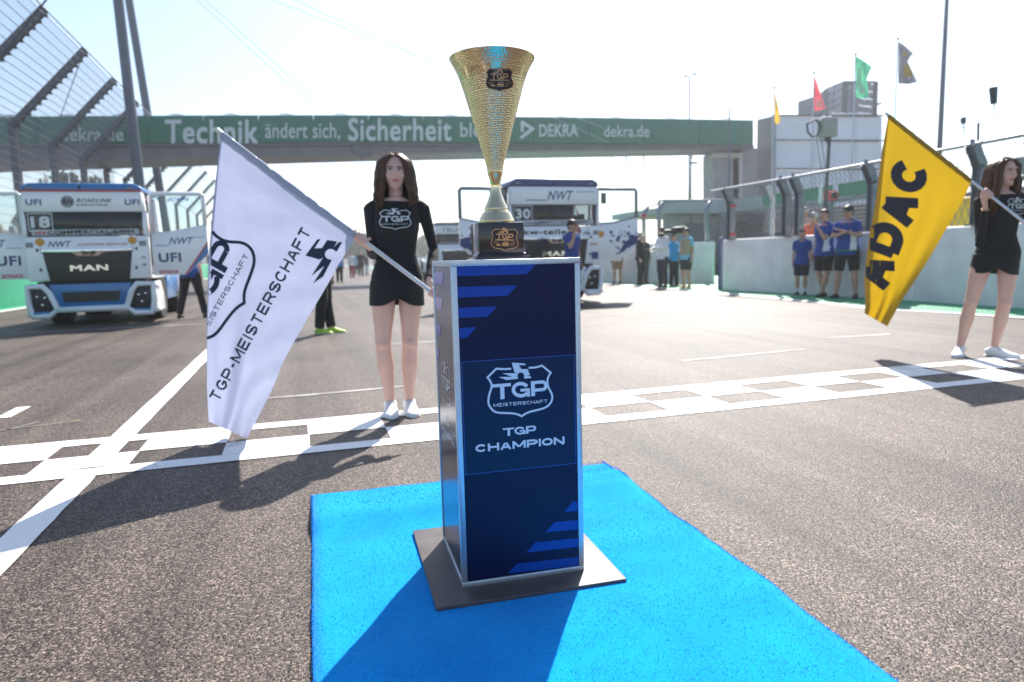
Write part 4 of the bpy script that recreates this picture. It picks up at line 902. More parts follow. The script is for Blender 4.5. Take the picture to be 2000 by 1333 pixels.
        arc = [(3.55+.62*cos(a), .42+.60*sin(a)) for a in [radians(x) for x in range(0,181,15)]]; inn = [(3.55+.56*cos(a), .42+.54*sin(a)) for a in [radians(x) for x in range(180,-1,-15)]]
        m = MB(); m.prism(arc+inn, (q*1.12,0,0), (0,1,0), (0,0,1), (-q*.55,0,0)); L(m,'rear_mudguard',white,bevel=.01)
        for y, wd in ((1.25,.30),(3.55,.5)):
            x = q*(1.02-wd/2); m = MB(); m.tube([(x-q*-wd/2,y,.415),(x-q*(-wd/2-.03),y,.415),(x-q*(wd/2-.03),y,.415),(x-q*wd/2,y,.415)], [.46,.50,.50,.46], 28); wh = L(m,'wheel',T_RUB,smooth=True,auto=.7)
            m = MB(); m.tube([(x+q*wd/2-q*.02,y,.415),(x+q*(wd/2+.006),y,.415)], [.29,.28], 20); m.tube([(x+q*wd/2,y,.415),(x+q*(wd/2+.05),y,.415)], [.1,.08], 10); L(m,'rim',T_CHROME,wh,smooth=True,auto=.7)
    m = MB(); m.box((0,3.2,.55),(.9,3.6,.25)); m.box((0,.7,.66),(1.9,1.2,.26)); m.box((0,1.25,.415),(1.7,.12,.12)); m.box((0,3.55,.415),(1.5,.12,.12)); L(m,'chassis',T_BLACK,bevel=.01)
    m = MB(); m.prism([(1.85,.98),(4.4,.85),(4.4,.95),(1.9,1.5)], (-.9,0,0), (0,1,0), (0,0,1), (1.8,0,0)); L(m,'rear_deck',accent,bevel=.02)
    # doors
    for q in doors:
        y = .20; H0 = q*1.10; out = []
        def X(u): return H0+q*u
        w0 = [(.035,2.49),(1.01,2.49),(1.01,1.87),(.40,1.735),(.035,1.72)]
        lower = [(0,.85),(.60,.85),(.80,1.02),(1.06,1.26),(1.06,1.845),(.40,1.705),(0,1.69)]
        m = MB(); m.prism([(X(u),z) for u, z in lower], (0,y,0), (1,0,0), (0,0,1), (0,.07,0)); dr = L(m,'door',white,bevel=.008)
        m = MB(); m.tube([(X(u),y+.035,z) for u, z in ((.03,1.70),(.03,2.46),(.07,2.50),(.99,2.50),(1.03,2.46),(1.03,1.85))], .042, 8); m.tube([(X(u),y+.035,z) for u, z in ((0,1.70),(.40,1.715),(1.04,1.85))], .03, 8); L(m,'window_frame',sp.get('frame',white),dr,smooth=True)
        m = MB(); m.prism([(X(u),z) for u, z in w0], (0,y+.03,0), (1,0,0), (0,0,1), (0,.006,0)); L(m,'door_window',DOORGLASS,dr)
        if sp.get('mirror'): m = MB(); m.box((X(.22),y+.10,2.30),(.13,.05,.26)); L(m,'mirror',T_BLACK,dr,bevel=.02)
        yd = y-.002
        if q > 0 or True:
            for k, (u, z, w_, h_, txt, mt_, sh_, bo) in enumerate(sp.get('door',[])):
                D(text(txt, bo, sh_).fit(w_, h_), yd, 'lettering', mt_, dr, X(u), z)
            for u, z, w_, h_, mt_ in sp.get('door_bars',[]): D(G2().poly([(-w_/2,-h_/2),(w_/2,-h_/2),(w_/2,h_/2),(-w_/2,h_/2)]), yd, 'print_bar', mt_, dr, X(u), z)
            if sp.get('corner'):
                D(G2().poly([(X(.63),.88),(X(.80),1.03),(X(1.055),1.27),(X(1.055),1.52)]), yd, 'blue_corner', T_BLUE, dr); D(G2().stroke([(X(.60),.86),(X(1.055),1.50)], .028), yd-.001, 'red_stripe', T_RED, dr)
            if sp.get('splash'):
                rnd = random.Random(5); g_ = G2(); g_.poly([(.52,.98),(.66,1.05),(.8,1.15),(1.055,1.25),(1.055,1.42),(.92,1.40),(.78,1.32),(.66,1.2)])
                for _ in range(70):
                    cu = rnd.gauss(.78,.2); cz = rnd.gauss(1.33,.17); 
                    if not (.04 < cu < 1.03 and max(.9,.9+(cu-.6)*.8) < cz < 1.64+(max(0,cu-.4))*.2): continue
                    r0 = abs(rnd.gauss(.012,.022))+.006; g_.poly([(min(1.055,cu+r0*rnd.uniform(.5,1.5)*cos(a)), cz+r0*rnd.uniform(.5,1.5)*sin(a)) for a in [2*pi*i/9 for i in range(9)]])
                D(G2([(X(a),b) for a, b in g_.v], g_.f), yd, 'paint_splash', T_DNAVY, dr)
            if sp.get('shell_door'): shell(dr, X(.10), 1.46, yd, D)
    # front lettering
    for (x, z, w_, h_, txt, mt_, sh_, bo, where) in sp.get('front',[]):
        p = {'visor':vis,'ws':ws,'front':fr,'grille':g}[where]; y = {'visor':-.0275,'ws':.009,'front':-.003,'grille':-.024}[where]
        D(text(txt, bo, sh_).fit(w_, h_), y, 'lettering', mt_, p, x, z)
    for (x, z, w_, h_, mt_, where) in sp.get('bars',[]):
        p = {'visor':vis,'ws':ws,'front':fr,'grille':g}[where]; y = {'visor':-.0272,'ws':.0102,'front':-.0025,'grille':-.02}[where]
        D(G2().poly([(-w_/2,-h_/2),(w_/2,-h_/2),(w_/2,h_/2),(-w_/2,h_/2)]), y, 'print_bar', mt_, p, x, z)
    nb = sp.get('numbox')
    if nb: D(G2().stroke([(-nb[2]/2,-nb[3]/2),(nb[2]/2,-nb[3]/2),(nb[2]/2,nb[3]/2),(-nb[2]/2,nb[3]/2)], .014, closed=True), .0085, 'number_frame', T_W2, ws, nb[0], nb[1])
    for x, z in sp.get('shells',[]): shell(fr, x, z, -.003, D)
    if sp.get('rh'):
        g_ = G2().poly([(.115*cos(a), .115*sin(a)) for a in [2*pi*i/24 for i in range(24)]]); D(g_, -.0272, 'round_emblem', T_GREY, vis, *sp['rh']); D(text('RH',.05,.4).fit(.20,.11), -.0285, 'lettering', T_INK, vis, *sp['rh'])
    return t
def shell(p, x, z, y, D):
    o = []
    for i in range(13): a = pi*(1.0-i/12)*1.1-.05*pi; r = .072*(1+.05*(i%2)); o.append((r*cos(a), r*sin(a)*.95))
    o += [(.03,-.058),(-.03,-.058)]
    D(G2([(a*1.12,b*1.12) for a, b in o],[tuple(range(len(o)))]), y, 'shell_emblem', T_RED, p, x, z); e = D(G2(o,[tuple(range(len(o)))]), y-.001, 'shell_emblem', T_YEL, p, x, z)
    g_ = G2()
    for a in (30,60,90,120,150): g_.stroke([(0,-.045),(.062*cos(radians(a)), .062*sin(radians(a)))], .005)
    D(g_, y-.002, 'shell_rib', T_RED, p, x, z)
s18 = dict(roof=T_BLUE, redline=True, corner=True, rh=(-.26,2.32), numbox=(-.76,1.935,.40,.33), shells=[(-.80,1.545),(.80,1.555)],
    front=[(-.83,2.31,.26,.115,'UFI',T_DNAVY,0,.05,'visor'),(.86,2.31,.26,.115,'UFI',T_DNAVY,0,.05,'visor'),(.20,2.345,.62,.075,'ROADLINK',T_INK,.35,.03,'visor'),(.16,2.26,.56,.045,'INTERNATIONAL',T_INK,.3,.015,'visor'),
        (-.76,1.935,.32,.22,'18',T_W2,0,.06,'ws'),(-.77,1.735,.18,.085,'HV',T_RED,0,.05,'ws'),(.09,1.735,1.5,.085,'COMMERCIAL.COM',T_INK,0,.045,'ws'),
        (-.47,1.51,.40,.115,'NWT',T_DNAVY,.35,.02,'front'),(.27,1.495,.86,.045,'CUSTOMER SERVICES',T_RED,0,.03,'front'),(0,1.04,.66,.115,'MAN',T_CHROME,0,.06,'grille'),
        (.98,1.22,.08,.05,'PS',T_DNAVY,0,.03,'front'),(.98,1.08,.08,.05,'K&K',T_DNAVY,0,.03,'front')],
    bars=[(0,1.735,1.86,.115,mat('pale_grey_sunstrip',(.42,.43,.46),.3),'ws')],
    door=[(.56,1.545,.46,.14,'NWT',T_DNAVY,.35,.02),(.32,1.21,.42,.19,'UFI',T_DNAVY,0,.055),(.28,.915,.36,.075,'SONAX',T_RED,0,.06),(.56,2.38,.42,.10,'JOHN',mat('light_blue_lettering',(.05,.25,.6),.4),.3,.03)],
    door_bars=[(.20,1.455,.26,.012,T_DNAVY),(.9,1.615,.26,.008,T_DNAVY)])
tr1 = truck('white racing truck number 18 with blue roof and open doors', (-3.63,14.2,.078), .922, s18)
s30 = dict(roof=T_NAVY, splash=True, mirror=True, shell_door=True, frame=T_GREY, accent=T_WHITE, numbox=(-.76,1.93,.42,.34), roof_h=.17,
    front=[(.12,2.33,.62,.20,'NWT',T_DNAVY,.35,.02,'visor'),(-.76,1.93,.34,.22,'30',T_W2,0,.06,'ws'),(-.29,1.53,1.10,.12,'lkw-teile',T_INK,0,.05,'front'),(.46,1.55,.32,.16,'24',mat('dark_red_print',(.30,.02,.04),.4),0,.05,'front'),(.74,1.50,.20,.09,'.de',T_INK,0,.03,'front'),
        (.93,1.24,.19,.06,'SONAX',T_RED,0,.05,'front'),(0,1.04,.66,.115,'MAN',T_CHROME,0,.06,'grille'),(-.5,1.735,.5,.05,'MAGAZIN',T_DNAVY,0,.02,'ws'),(.35,1.735,.5,.05,'TRUCKER',T_DNAVY,0,.02,'ws')],
    bars=[(-.45,2.225,.5,.018,T_DNAVY,'visor'),(.72,2.41,.44,.012,T_DNAVY,'visor'),(0,1.735,1.86,.12,mat('pale_grey_sunstrip'),'ws'),(.95,.98,.17,.16,T_DNAVY,'front')], door=[])
tr2 = truck('white racing truck number 30 with navy roof and blue splashes on its open doors', (5.36,14.0,.082), .965, s30)
s3 = dict(roof=T_GREY, accent=T_WHITE, front=[(-.1,2.33,1.3,.20,'TRUCK',T_GREY,0,.04,'visor'),(-.5,1.25,.4,.14,'JV',T_DNAVY,.3,.04,'front')], bars=[(.35,1.42,.22,.5,T_ORG,'front'),(.05,1.735,1.86,.10,T_GREY,'ws')], door=[])
tr3 = truck('distant white racing truck with an orange stripe beyond the woman\'s shoulder', (7.15,31.5,.085), 1.0, s3, doors=(), simple=True)
# ------------------------------------------------------------------ people round the grid
crew = 'team members and officials on the grid'
G = lambda px, py: tuple(aZ(px,py)[:2])+(0,)
person('person in black trousers and neon yellow shoes half hidden by the white flag', (.30,10.15,0), radians(70), 1.78, top=('shirt',F_BLACK,.4), bottom=('pants',F_BLACK), shoes=SHOE_Y, group=crew, J=dict(ank_a=(-.03,.03,.045), ank_b=(.03,-.05,.045)))
person('person in blue shirt and black trousers behind the open door of truck 18', (-2.05,14.75,0), radians(160), 1.72, top=('shirt',F_BLUE,.4), bottom=('pants',F_BLACK), group=crew, J=dict(ank_a=(-.15,.0,.045), ank_b=(.15,.02,.045), knee_a=(-.10,-.01,.28), knee_b=(.10,-.01,.28)))
person('person in blue shirt and black cap shading the face before truck 30', (5.28,12.9,0), radians(25), 1.76, top=('shirt',F_BLUE,.4), bottom=('pants',F_BLACK), cap=(F_BLACK,), skin='tan', group=crew, voxel=.010, J=dict(el_a=(-.12,-.09,.68), wr_a=(-.035,-.10,.86), hips=(0,0)))
person('person in tan shorts hidden behind the open door of truck 30', (11.1,22.8,0), radians(-20), 1.75, top=('shirt',F_WHITE,.4), bottom=('shorts',F_BROWN), skin='tan', group=crew)
person('person all in black talking beside the far pit wall', (11.25,21.3,0), radians(50), 1.80, top=('shirt',F_BLACK,1), bottom=('pants',F_BLACK), hair=H_GREY, group=crew, fat=1.15, J=dict(el_b=(.14,-.05,.65), wr_b=(.09,-.17,.63)))
person('person in olive trousers standing behind the person in black', (11.9,22.3,0), radians(-10), 1.75, top=('shirt',F_GREY,1), bottom=('pants',F_OLIVE), group=crew)
wm, _ = person('person in white shirt and grey trousers carrying a shoulder camera', (10.72,18.85,0), radians(-75), 1.86, top=('shirt',F_WHITE,.55), bottom=('pants',F_GREY), cap=(F_BLACK,), skin='tan', group=crew, J=dict(el_a=(-.12,-.05,.66), wr_a=(-.06,-.19,.64), el_b=(.13,-.04,.66), wr_b=(.05,-.2,.65)))
m = MB(); p = aD(1325,450,21.6); a_ = V((-1,.1,-.1)).normalized(); m.bar(p-a_*.22, p+a_*.22, .16, .2); m.build('camera_body_tmp', T_BLACK) if False else None
cm = thing('video_camera', 'black shoulder video camera above the person in the white shirt', 'video camera', tuple(p)); m.build('camera_body', T_BLACK, cm, bevel=.02)
m = MB(); m.tube([p+a_*.22, p+a_*.45], [.05,.065], 12); m.build('lens', T_BLACK, cm, smooth=True, auto=.7); m = MB(); m.bar(p+a_*.5+V((0,0,-.08)), p+a_*.66+V((0,0,-.08)), .12, .1); m.build('viewfinder', T_BLACK, cm, bevel=.01)
person('person in sky blue shirt and black trousers behind the camera operator', (11.55,19.6,0), radians(15), 1.68, top=('shirt',F_CYAN,1), bottom=('pants',F_BLACK), skin='tan', group=crew, J=dict(el_a=(-.12,-.06,.64), wr_a=(-.02,-.16,.66), ank_b=(.10,.02,.045)))
vp, _ = person('person in khaki vest, grey shorts and tan boots by the green run-off', (11.15,18.2,0), radians(-70), 1.80, top=('shirt',F_LTBLUE,.45), bottom=('shorts',F_GREY), shoes=mat('tan_boot',(.38,.22,.08),.7), hair=H_DARK, cap=(F_GREY,), skin='tan', group=crew)
def vest(pt, Q, H, mt, nm='vest', fat=1):
    m = MB(); pts = []; rs = []
    for z, a, b in TOR_M:
        if .50 < z < .815: pts.append(V((Q['hips'][0]*H, Q['hips'][1]*H, z*H))); rs.append((a*H*fat*.98+.028, b*H*fat+.028))
    m.tube(pts, rs, 20, side=(1,0,0)); remesh(m, nm, mt, .012, 3, pt, world=False)
vest(vp, _, 1.80, F_KHAKI)
person('child in blue shirt and navy shorts with white socks leaning on the pit wall', (11.00,13.05,0), radians(-52), 1.50, top=('shirt',F_BLUE,.45), bottom=('shorts',F_NAVY), socks=(F_WHITE,.55), skin='tan', group=crew, voxel=.010)
p5, q5 = person('dark-haired person in blue shirt and black shorts with a hand at the mouth', (10.93,12.28,0), radians(-80), 1.90, top=('shirt',F_BLUE,.45), bottom=('shorts',F_BLACK), skin='tan', group=crew, fat=1.12, voxel=.0105, J=dict(el_b=(.10,-.12,.66), wr_b=(.02,-.15,.80), ank_a=(-.03,.05,.045), ank_b=(.02,-.05,.045)))
p6, q6 = person('person in blue shirt, dark cap and black shorts with crossed arms and a green belt', (10.93,11.62,0), radians(-58), 1.93, top=('shirt',F_BLUE,.45), bottom=('shorts',F_BLACK), cap=(F_NAVY,), skin='tan', group=crew, fat=1.15, voxel=.0105, headrot=(-25,12), J=dict(el_a=(-.14,-.06,.67), wr_a=(.01,-.16,.70), el_b=(.14,-.06,.67), wr_b=(-.03,-.15,.725), ank_a=(-.10,.0,.045), ank_b=(.10,.0,.045), knee_a=(-.08,-.01,.28), knee_b=(.08,-.01,.28), hip_a=(-.06,0,.505), hip_b=(.06,0,.505)))
m = MB(); m.tube([V((.113*1.93*cos(a), .088*1.93*sin(a), .512*1.93)) for a in [2*pi*i/24 for i in range(24)]], .02, 8, closed=True); m.build('green_belt', fab('green', (.01,.22,.08)), p6, world=False, smooth=True)
for pp, hh in ((p5,1.90),(p6,1.93)):
    sh = child(pp,'shirt'); bv_ = bvh_of(sh, Matrix.Identity(4)); 
    def side_fn(x, z):
        h = bv_.ray_cast(V((x,-2,z)), V((0,1,0))); return None if h[0] is None else h[0]+V((0,-.006,0))
    decal(G2().poly([(.05*hh,.69*hh),(.10*hh,.69*hh),(.105*hh,.52*hh),(.045*hh,.52*hh)]), side_fn, 'white_side_panel', F_WHITE, sh, step=.03, world=False)
person('person in pale pink shirt and white hat standing behind the pit wall', (aX(1571,440,12.1).x,aX(1571,440,12.1).y,.22), radians(-40), 1.88, top=('shirt',mat('fabric_pale_pink',(.55,.42,.45),.85),.5), bottom=('pants',F_GREY), cap=(F_WHITE,), skin='tan', group=crew)
person('person in orange vest and white cap behind the pit wall', (aX(1589,440,11.75).x,aX(1589,440,11.75).y,.12), radians(-60), 1.80, top=('shirt',F_ORANGE,.4), bottom=('pants',F_NAVY), cap=(F_WHITE,F_NAVY), skin='tan', group=crew)
person('person in cyan cap and dark trousers partly hidden by the yellow flag', (11.12,10.85,0), radians(-80), 1.84, top=('shirt',F_WHITE,.45), bottom=('pants',F_NAVY), cap=(F_CYAN,F_LTBLUE), skin='tan', group=crew)
grid = 'people far down the grid'
for (lb, px, py, rz, top_, bot_, sh_, H_) in (
    ('distant person in blue shirt and black trousers walking down the grid', 664, 553, 10, F_CYAN, F_BLACK, SHOE_B, 1.8),
    ('distant person in dark clothes just right of the white flag edge', 646, 557, -30, F_BLACK, F_BLACK, SHOE_B, 1.75),
    ('distant person in white top and dark red trousers', 688, 543, 20, F_WHITE, F_RED, SHOE_B, 1.75),
    ('distant person in black between the white flag and the woman', 706, 541, 0, F_BLACK, F_BLACK, SHOE_B, 1.85),
    ('distant person in grey top with white trousers near the woman\'s elbow', 717, 538, 40, F_GREY, F_WHITE, SHOE_B, 1.75),
    ('distant person in light blue top and grey trousers on the grid', 696, 538, 180, F_LTBLUE, F_GREY, SHOE_B, 1.75),
    ('distant person in olive top near the far truck', 733, 536, 90, F_KHAKI, F_NAVY, SHOE_B, 1.8)):
    person(lb, G(px,py), radians(rz), H_, top=('shirt',top_,.5), bottom=('pants',bot_), shoes=sh_, group=grid, voxel=.016)
# ------------------------------------------------------------------ walls and fences
WALLM = mat('painted_concrete_wall', (.86,.81,.79), .7, noise=.10, nscale=2.2, bump=.2, bscale=12); GREENW = mat('green_painted_wall', (.03,.34,.19), .6, noise=.10, nscale=2)
STEEL = mat('galvanised_steel', (.24,.26,.29), .5, .5, noise=.15, nscale=6); STEEL_D = mat('dark_steel', (.06,.068,.082), .55, .3, noise=.15, nscale=6); RAILM = mat('pale_rail_steel', (.42,.43,.44), .45, .5)
WIRE = mat('fence_wire', (.20,.22,.25), .5, .6); CONC = mat('concrete_grey', (.30,.29,.29), .8, noise=.12, nscale=1.5, bump=.2, bscale=20)
def wall(name, label, pts, h, th, mt, seg=3.9, gap=.012, group=None):
    """concrete wall of separate panels along a polyline; thickness away from the track"""
    t = thing(name, label, 'wall', (pts[0][0],pts[0][1],0), 0, group)
    for a, b in zip(pts, pts[1:]):
        a = V((*a,0)); b = V((*b,0)); L_ = (b-a).length; n = max(1, round(L_/seg)); d = (b-a)/L_; nrm = V((-d.y,d.x,0))*th
        for k in range(n):
            p = a+d*(L_*k/n+gap/2); q = a+d*(L_*(k+1)/n-gap/2)
            m = MB(); m.prism([(0,.001),(0,h-.03),(.03,h),(th-.03,h),(th,h-.03),(th,.001)], p, nrm.normalized(), (0,0,1), q-p)
            m.build('wall_panel', mt, t, bevel=.006)
    return t
pw = [(10.72,5.0),(11.0,7.9),(11.2,10.2),(11.27,13.5),(11.12,16.30)]
wall('pit_wall', 'pale pit wall of concrete panels behind the waiting crew', pw[::-1], 1.37, .28, WALLM, seg=3.4)
fw = wall('pit_wall', 'pale pit wall beyond the opening, behind the camera crew', [(13.85,20.75),(11.55,23.3)], 1.41, .28, WALLM, seg=1.75)
m = MB(); m.box((13.2,21.42,1.02), (.16,.03,.36), rz=-.84); m.build('red_notice', T_RED, fw)
wall('pit_wall', 'far pit wall running on behind the truck numbered 30', [(11.6,70),(11.5,23.6)], 1.35, .28, WALLM, seg=4)
m = MB(); m.box((11.30,16.62,.72), (.14,.14,1.44)); gp = m.build('gate_post', T_NAVY, bevel=.01); tag(gp, 'slim blue post at the opening of the pit wall', 'post')
wall('green_wall', 'green painted barrier wall behind truck 18 on the left', [(-7.86,2),(-7.86,90)], 1.22, .3, GREENW, seg=4)
# --- catch fence on the left: posts with arms bent over the track
def lfence():
    t = thing('catch_fence', 'tall catch fence with arms leaning over the track on the left', 'fence', (-8.0,28,0)); XB, XT, ZB, ZT = -7.95, -5.82, 5.45, 7.68
    ys = [10.5+3.52*k for k in range(9)]+[43.0+5.2*k for k in range(9)]; 
    for y in ys:
        w_ = .22 if y < 40 else .13
        m = MB(); m.bar((XB,y,1.2),(XB,y,ZB),.19,w_*.85,(0,1,0)); m.bar((XB-.08,y,1.2),(XB-.08,y,ZB-.1),.04,.26,(0,1,0)); p = m.build('post', STEEL_D, t)
        m = MB(); m.bar((XB,y,ZB-.08),(XT,y,ZT),.17,w_*.85,(0,1,0)); m.build('arm', STEEL_D, p)
        m = MB(); 
        for k in range(14): u = (k+.5)/14; c = V((XB,y,ZB-.08)).lerp(V((XT,y,ZT)),u)+V((.10,0,-.10)); m.box(c,(.07,.08,.07))
        m.build('wire_clamp', STEEL_D, p, kind='stuff')
    m = MB(); Y0, Y1 = ys[0]-3, ys[-1]
    for k in range(17): z = 1.35+k*(ZB-1.35)/16; m.bar((XB+.10,Y0,z),(XB+.10,Y1,z),.012,.012)
    for k in range(1,15): u = k/14; m.bar((XB+(XT-XB)*u,Y0,ZB+(ZT-ZB)*u-.16),(XB+(XT-XB)*u,Y1,ZB+(ZT-ZB)*u-.16),.016,.016)
    y = Y0
    while y < 62:
        if y > 12: m.bar((XB+.10,y,1.3),(XB+.10,y,ZB),.009,.009); m.bar((XB+.10,y,ZB-.12),(XT,y,ZT-.14),.009,.009)
        y += .11 if y < 36 else .3
    m.build('wire_mesh', WIRE, t, kind='stuff', recalc=False)
    m = MB(); m.tube([(XT,Y0,ZT),(XT,Y1,ZT)], .022, 6); m.build('edge_cable', STEEL, t)
    m = MB(); m.tube([aY(100,-12,19.8), aY(-5,120,19.8)], .02, 6); m.build('bracing_wire', STEEL_D, t); m = MB(); m.tube([aY(160,112,24.0), aY(118,228,24.3)], .012, 5); m.build('bracing_wire', STEEL_D, t)
lfence()
# --- fence on the right pit wall
def rfence():
    t = thing('debris_fence', 'mesh fence with thick bent steel posts on top of the right pit wall', 'fence', (11.2,11,1.37))
    P = [(aX(1908,446,11.08), aX(1914,332,11.08), aX(1891,291,10.95)), (aX(1703,456,11.15), aX(1706,345,11.15), aX(1690,318,11.02)), (aX(1567,462,11.2), aX(1562,372,11.2), aX(1541,348,11.07)), (aX(1540,463,11.2), aX(1537,378,11.2), aX(1520,352,11.07)), (aX(1429,470,11.15), aX(1428,392,11.15), aX(1413,374,11.02))]
    for k, (a, b, c) in enumerate(P):
        a = V((b.x,b.y,1.36)); c = V((b.x-.20,b.y,2.70)); b = V((b.x,b.y,2.36))
        for s_, (dx) in enumerate((-.07,.07)):
            pass
        m = MB()
        for dy in (-.075,.075): m.bar(a+V((0,dy,0)), b+V((0,dy,0)), .16, .014, (0,1,0)); m.bar(b+V((0,dy,-.02)), c+V((0,dy,0)), .16, .014, (0,1,0))
        m.bar(a, b, .012, .15, (0,1,0)); m.bar(b+V((0,0,-.02)), c, .012, .15, (0,1,0)); m.box(a+V((0,0,.01)), (.26,.26,.03))
        m.box(c+V((0,0,.04)), (.05,.05,.09))
        m.build('post', STEEL, t)
        if k in (4,): 
            for z in (1.50,2.25): m = MB(); m.box((a.x,a.y-.09,z),(.18,.03,.06)); m.build('red_band', T_RED, t)
        if k == 3: m = MB(); m.bar((a.x,a.y+.5,1.4),(a.x,a.y+.5,2.3),.12,.02,(0,1,0)); m.bar((a.x,a.y+.5,2.3),(a.x-.15,a.y+.5,2.6),.12,.02,(0,1,0)); m.build('white_strap', F_WHITE, t)
    rl = [(11.0,2.5),(10.85,8.0),(10.96,11.3),(11.0,13.6),(10.93,16.6)]
    m = MB(); m.tube([(x,y,2.70) for x, y in rl], .030, 8); m.build('top_rail', RAILM, t, smooth=True)
    m = MB()
    for a, b in zip(rl, rl[1:]):
        a3 = V((*a,0)); b3 = V((*b,0)); L_ = (b3-a3).length; n = int(L_/.062)
        for k in range(n):       # diagonal wires both ways, bent at the kink of the posts
            for q in (-1,1):
                for z0 in [1.37+.36*j for j in range(4)]:
                    p0 = a3.lerp(b3,k/n); p1 = a3.lerp(b3,min(1,max(0,(k+q*.36/.124*.62)/n))); z1 = min(2.69,z0+.36)
                    def off(z): return V((.18-max(0,(z-2.36)/.33*.18), 0, z))
                    if k%2 == 0: m.bar(p0+off(z0), p1+off(z1), .007, .007)
    m.build('wire_mesh', WIRE, t, kind='stuff', recalc=False)
    # horn antenna on the bracket above the big post
    b = thing('loudspeaker_mast', 'thin bracket with a dark cup-shaped horn above the right fence', 'antenna', tuple(aX(1910,283,10.95))); X_ = 10.95
    m = MB(); m.tube([aX(1910,284,X_), aX(1911,240,X_)], .018, 8); m.build('upright', STEEL_D, b, smooth=True)
    m = MB(); m.tube([aX(1878,250,X_), aX(1911,245,X_), aX(1943,238,X_), aX(1942,203,X_)], .008, 6); m.build('bracket_arm', STEEL, b, smooth=True)
    c0 = aX(1941,203,X_); c1 = aX(1940,172,X_); m = MB(); m.tube([c0,c1],[.045,.062], 14); m.build('horn', mat('dark_green_plastic',(.03,.045,.05),.5), b, smooth=True, auto=.7)
    m = MB(); m.tube([aX(1880,262,X_), aX(1877,236,X_)], .006, 6); m.build('bracket_clip', STEEL, b)
rfence()
def ffence():
    t = thing('debris_fence', 'low fence of bent posts on the far pit wall beside the camera crew', 'fence', (13.0,21.6,1.4))
    for px, top, Y in ((1381,394,21.0),(1288,396,22.4),(1258,405,23.6)):
        a = aY(px,474,Y); b = aY(px-1,top+16,Y); c = aY(px+7,top,Y); a.z = 1.40
        m = MB(); m.tube([a,b,c], .085, 8); m.build('post', STEEL, t, smooth=True)
    m = MB(); m.tube([aY(1388,392,21), aY(1296,396,22.4), aY(1264,404,23.6)], .03, 6); m.build('top_rail', STEEL, t)
    m = MB(); m.tube([aY(1258,419,23.5), aY(1258,425,23.5)], .095, 8); m.build('red_band', T_RED, t)
ffence()
# ------------------------------------------------------------------ bridge over the track
GREEN_B = mat('bridge_green_panel', (.010,.165,.105), .45, noise=.10, nscale=.7); SOFF = mat('bridge_grey_steel', (.19,.19,.23), .6, noise=.15, nscale=1.2); LET = mat('bridge_lettering_white', (.62,.68,.68), .5)
def YB(px): return 32.0+3.0*(px-20)/1450
def BP(px, py, dy=0): return aY(px, py, YB(px)+dy)
br = thing('footbridge', 'long green footbridge with white lettering spanning the race track', 'bridge', (5,33,0))
xs = [-140+ (1472+140)*k/15 for k in range(16)]
def lerp1(px, L):
    for (a, ya), (b, yb) in zip(L, L[1:]):
        if px <= b: return ya+(yb-ya)*(px-a)/(b-a)
    return L[-1][1]
TOPL = [(-140,229),(20,228),(400,225.5),(700,225),(1100,229),(1300,232),(1473,235)]; MIDL = [(-140,282),(20,281),(700,278),(1473,283)]; BOTL = [(-140,324),(20,318),(700,301),(1473,290)]
for a, b in zip(xs, xs[1:]):
    m = MB(); q = [BP(a+.5,lerp1(a,MIDL)), BP(b-.5,lerp1(b,MIDL)), BP(b-.5,lerp1(b,TOPL)), BP(a+.5,lerp1(a,TOPL))]; D = V((0,.12,0))
    m.add(q+[p+D for p in q], [(0,1,2,3),(7,6,5,4),(0,4,5,1),(1,5,6,2),(2,6,7,3),(3,7,4,0)]); m.build('green_panel', GREEN_B, br, bevel=.01)
    m = MB(); c = (BP((a+b)/2, lerp1((a+b)/2,TOPL)-1.2)); m.tube([c+V((-.3,.03,.0)), c+V((-.1,.03,.025)), c+V((.1,.03,.025)), c+V((.3,.03,.0))], [.01,.03,.03,.01], 8); m.build('panel_clip', mat('pale_clip',(.55,.5,.5),.5), br, smooth=True)
m = MB()
for k in range(len(xs)-1):
    a, b = xs[k], xs[k+1]; q = [BP(a,lerp1(a,BOTL),.25), BP(b,lerp1(b,BOTL),.25), BP(b,lerp1(b,MIDL)+.5,.15), BP(a,lerp1(a,MIDL)+.5,.15)]; D = V((0,2.6,0)); q2 = [p+D for p in q]
    m.add(q+q2, [(0,1,2,3),(7,6,5,4),(0,4,5,1),(2,6,7,3)])
m.build('deck_girder', SOFF, br)
m = MB()
for a, b in zip(xs, xs[1:]): m.bar(BP(a,lerp1(a,MIDL)+4,.05), BP(b,lerp1(b,MIDL)+4,.05), .12, .10)
m.build('lower_flange', mat('bridge_flange',(.13,.135,.15),.5), br)
m = MB(); m2 = MB()
for a, b in zip(xs, xs[1:]):
    p, q = BP(a,lerp1(a,TOPL)), BP(b,lerp1(b,TOPL)); m.bar(p+V((0,2.7,-.7)), q+V((0,2.7,-.7)), .1, 1.3); m2.bar(p+V((0,1.45,-.16)), q+V((0,1.45,-.16)), 2.3, .08)
m.build('rear_parapet', SOFF, br); m2.build('bridge_roof', SOFF, br)
m = MB(); m.tube([BP(300,313,1.2), BP(900,303,1.2), BP(1400,295,1.2)], .035, 6); m.build('hanging_pipe', mat('pale_blue_pipe',(.35,.5,.55),.5), br, smooth=True)
for px in (382,497,600,720,868,965,1070,1175,1330): m = MB(); m.tube([BP(px,300-(px-700)*.014,1.2), BP(px,309-(px-700)*.016,1.2)], .03, 6); m.build('pipe_hanger', SOFF, br)
m = MB(); p = BP(712,300,.3); m.bar(BP(690,287,.1), BP(712,306,.1), .3, .35); m.box(BP(714,305,.1), (.45,.4,.15)); m.build('bracket', mat('bridge_flange'), br)
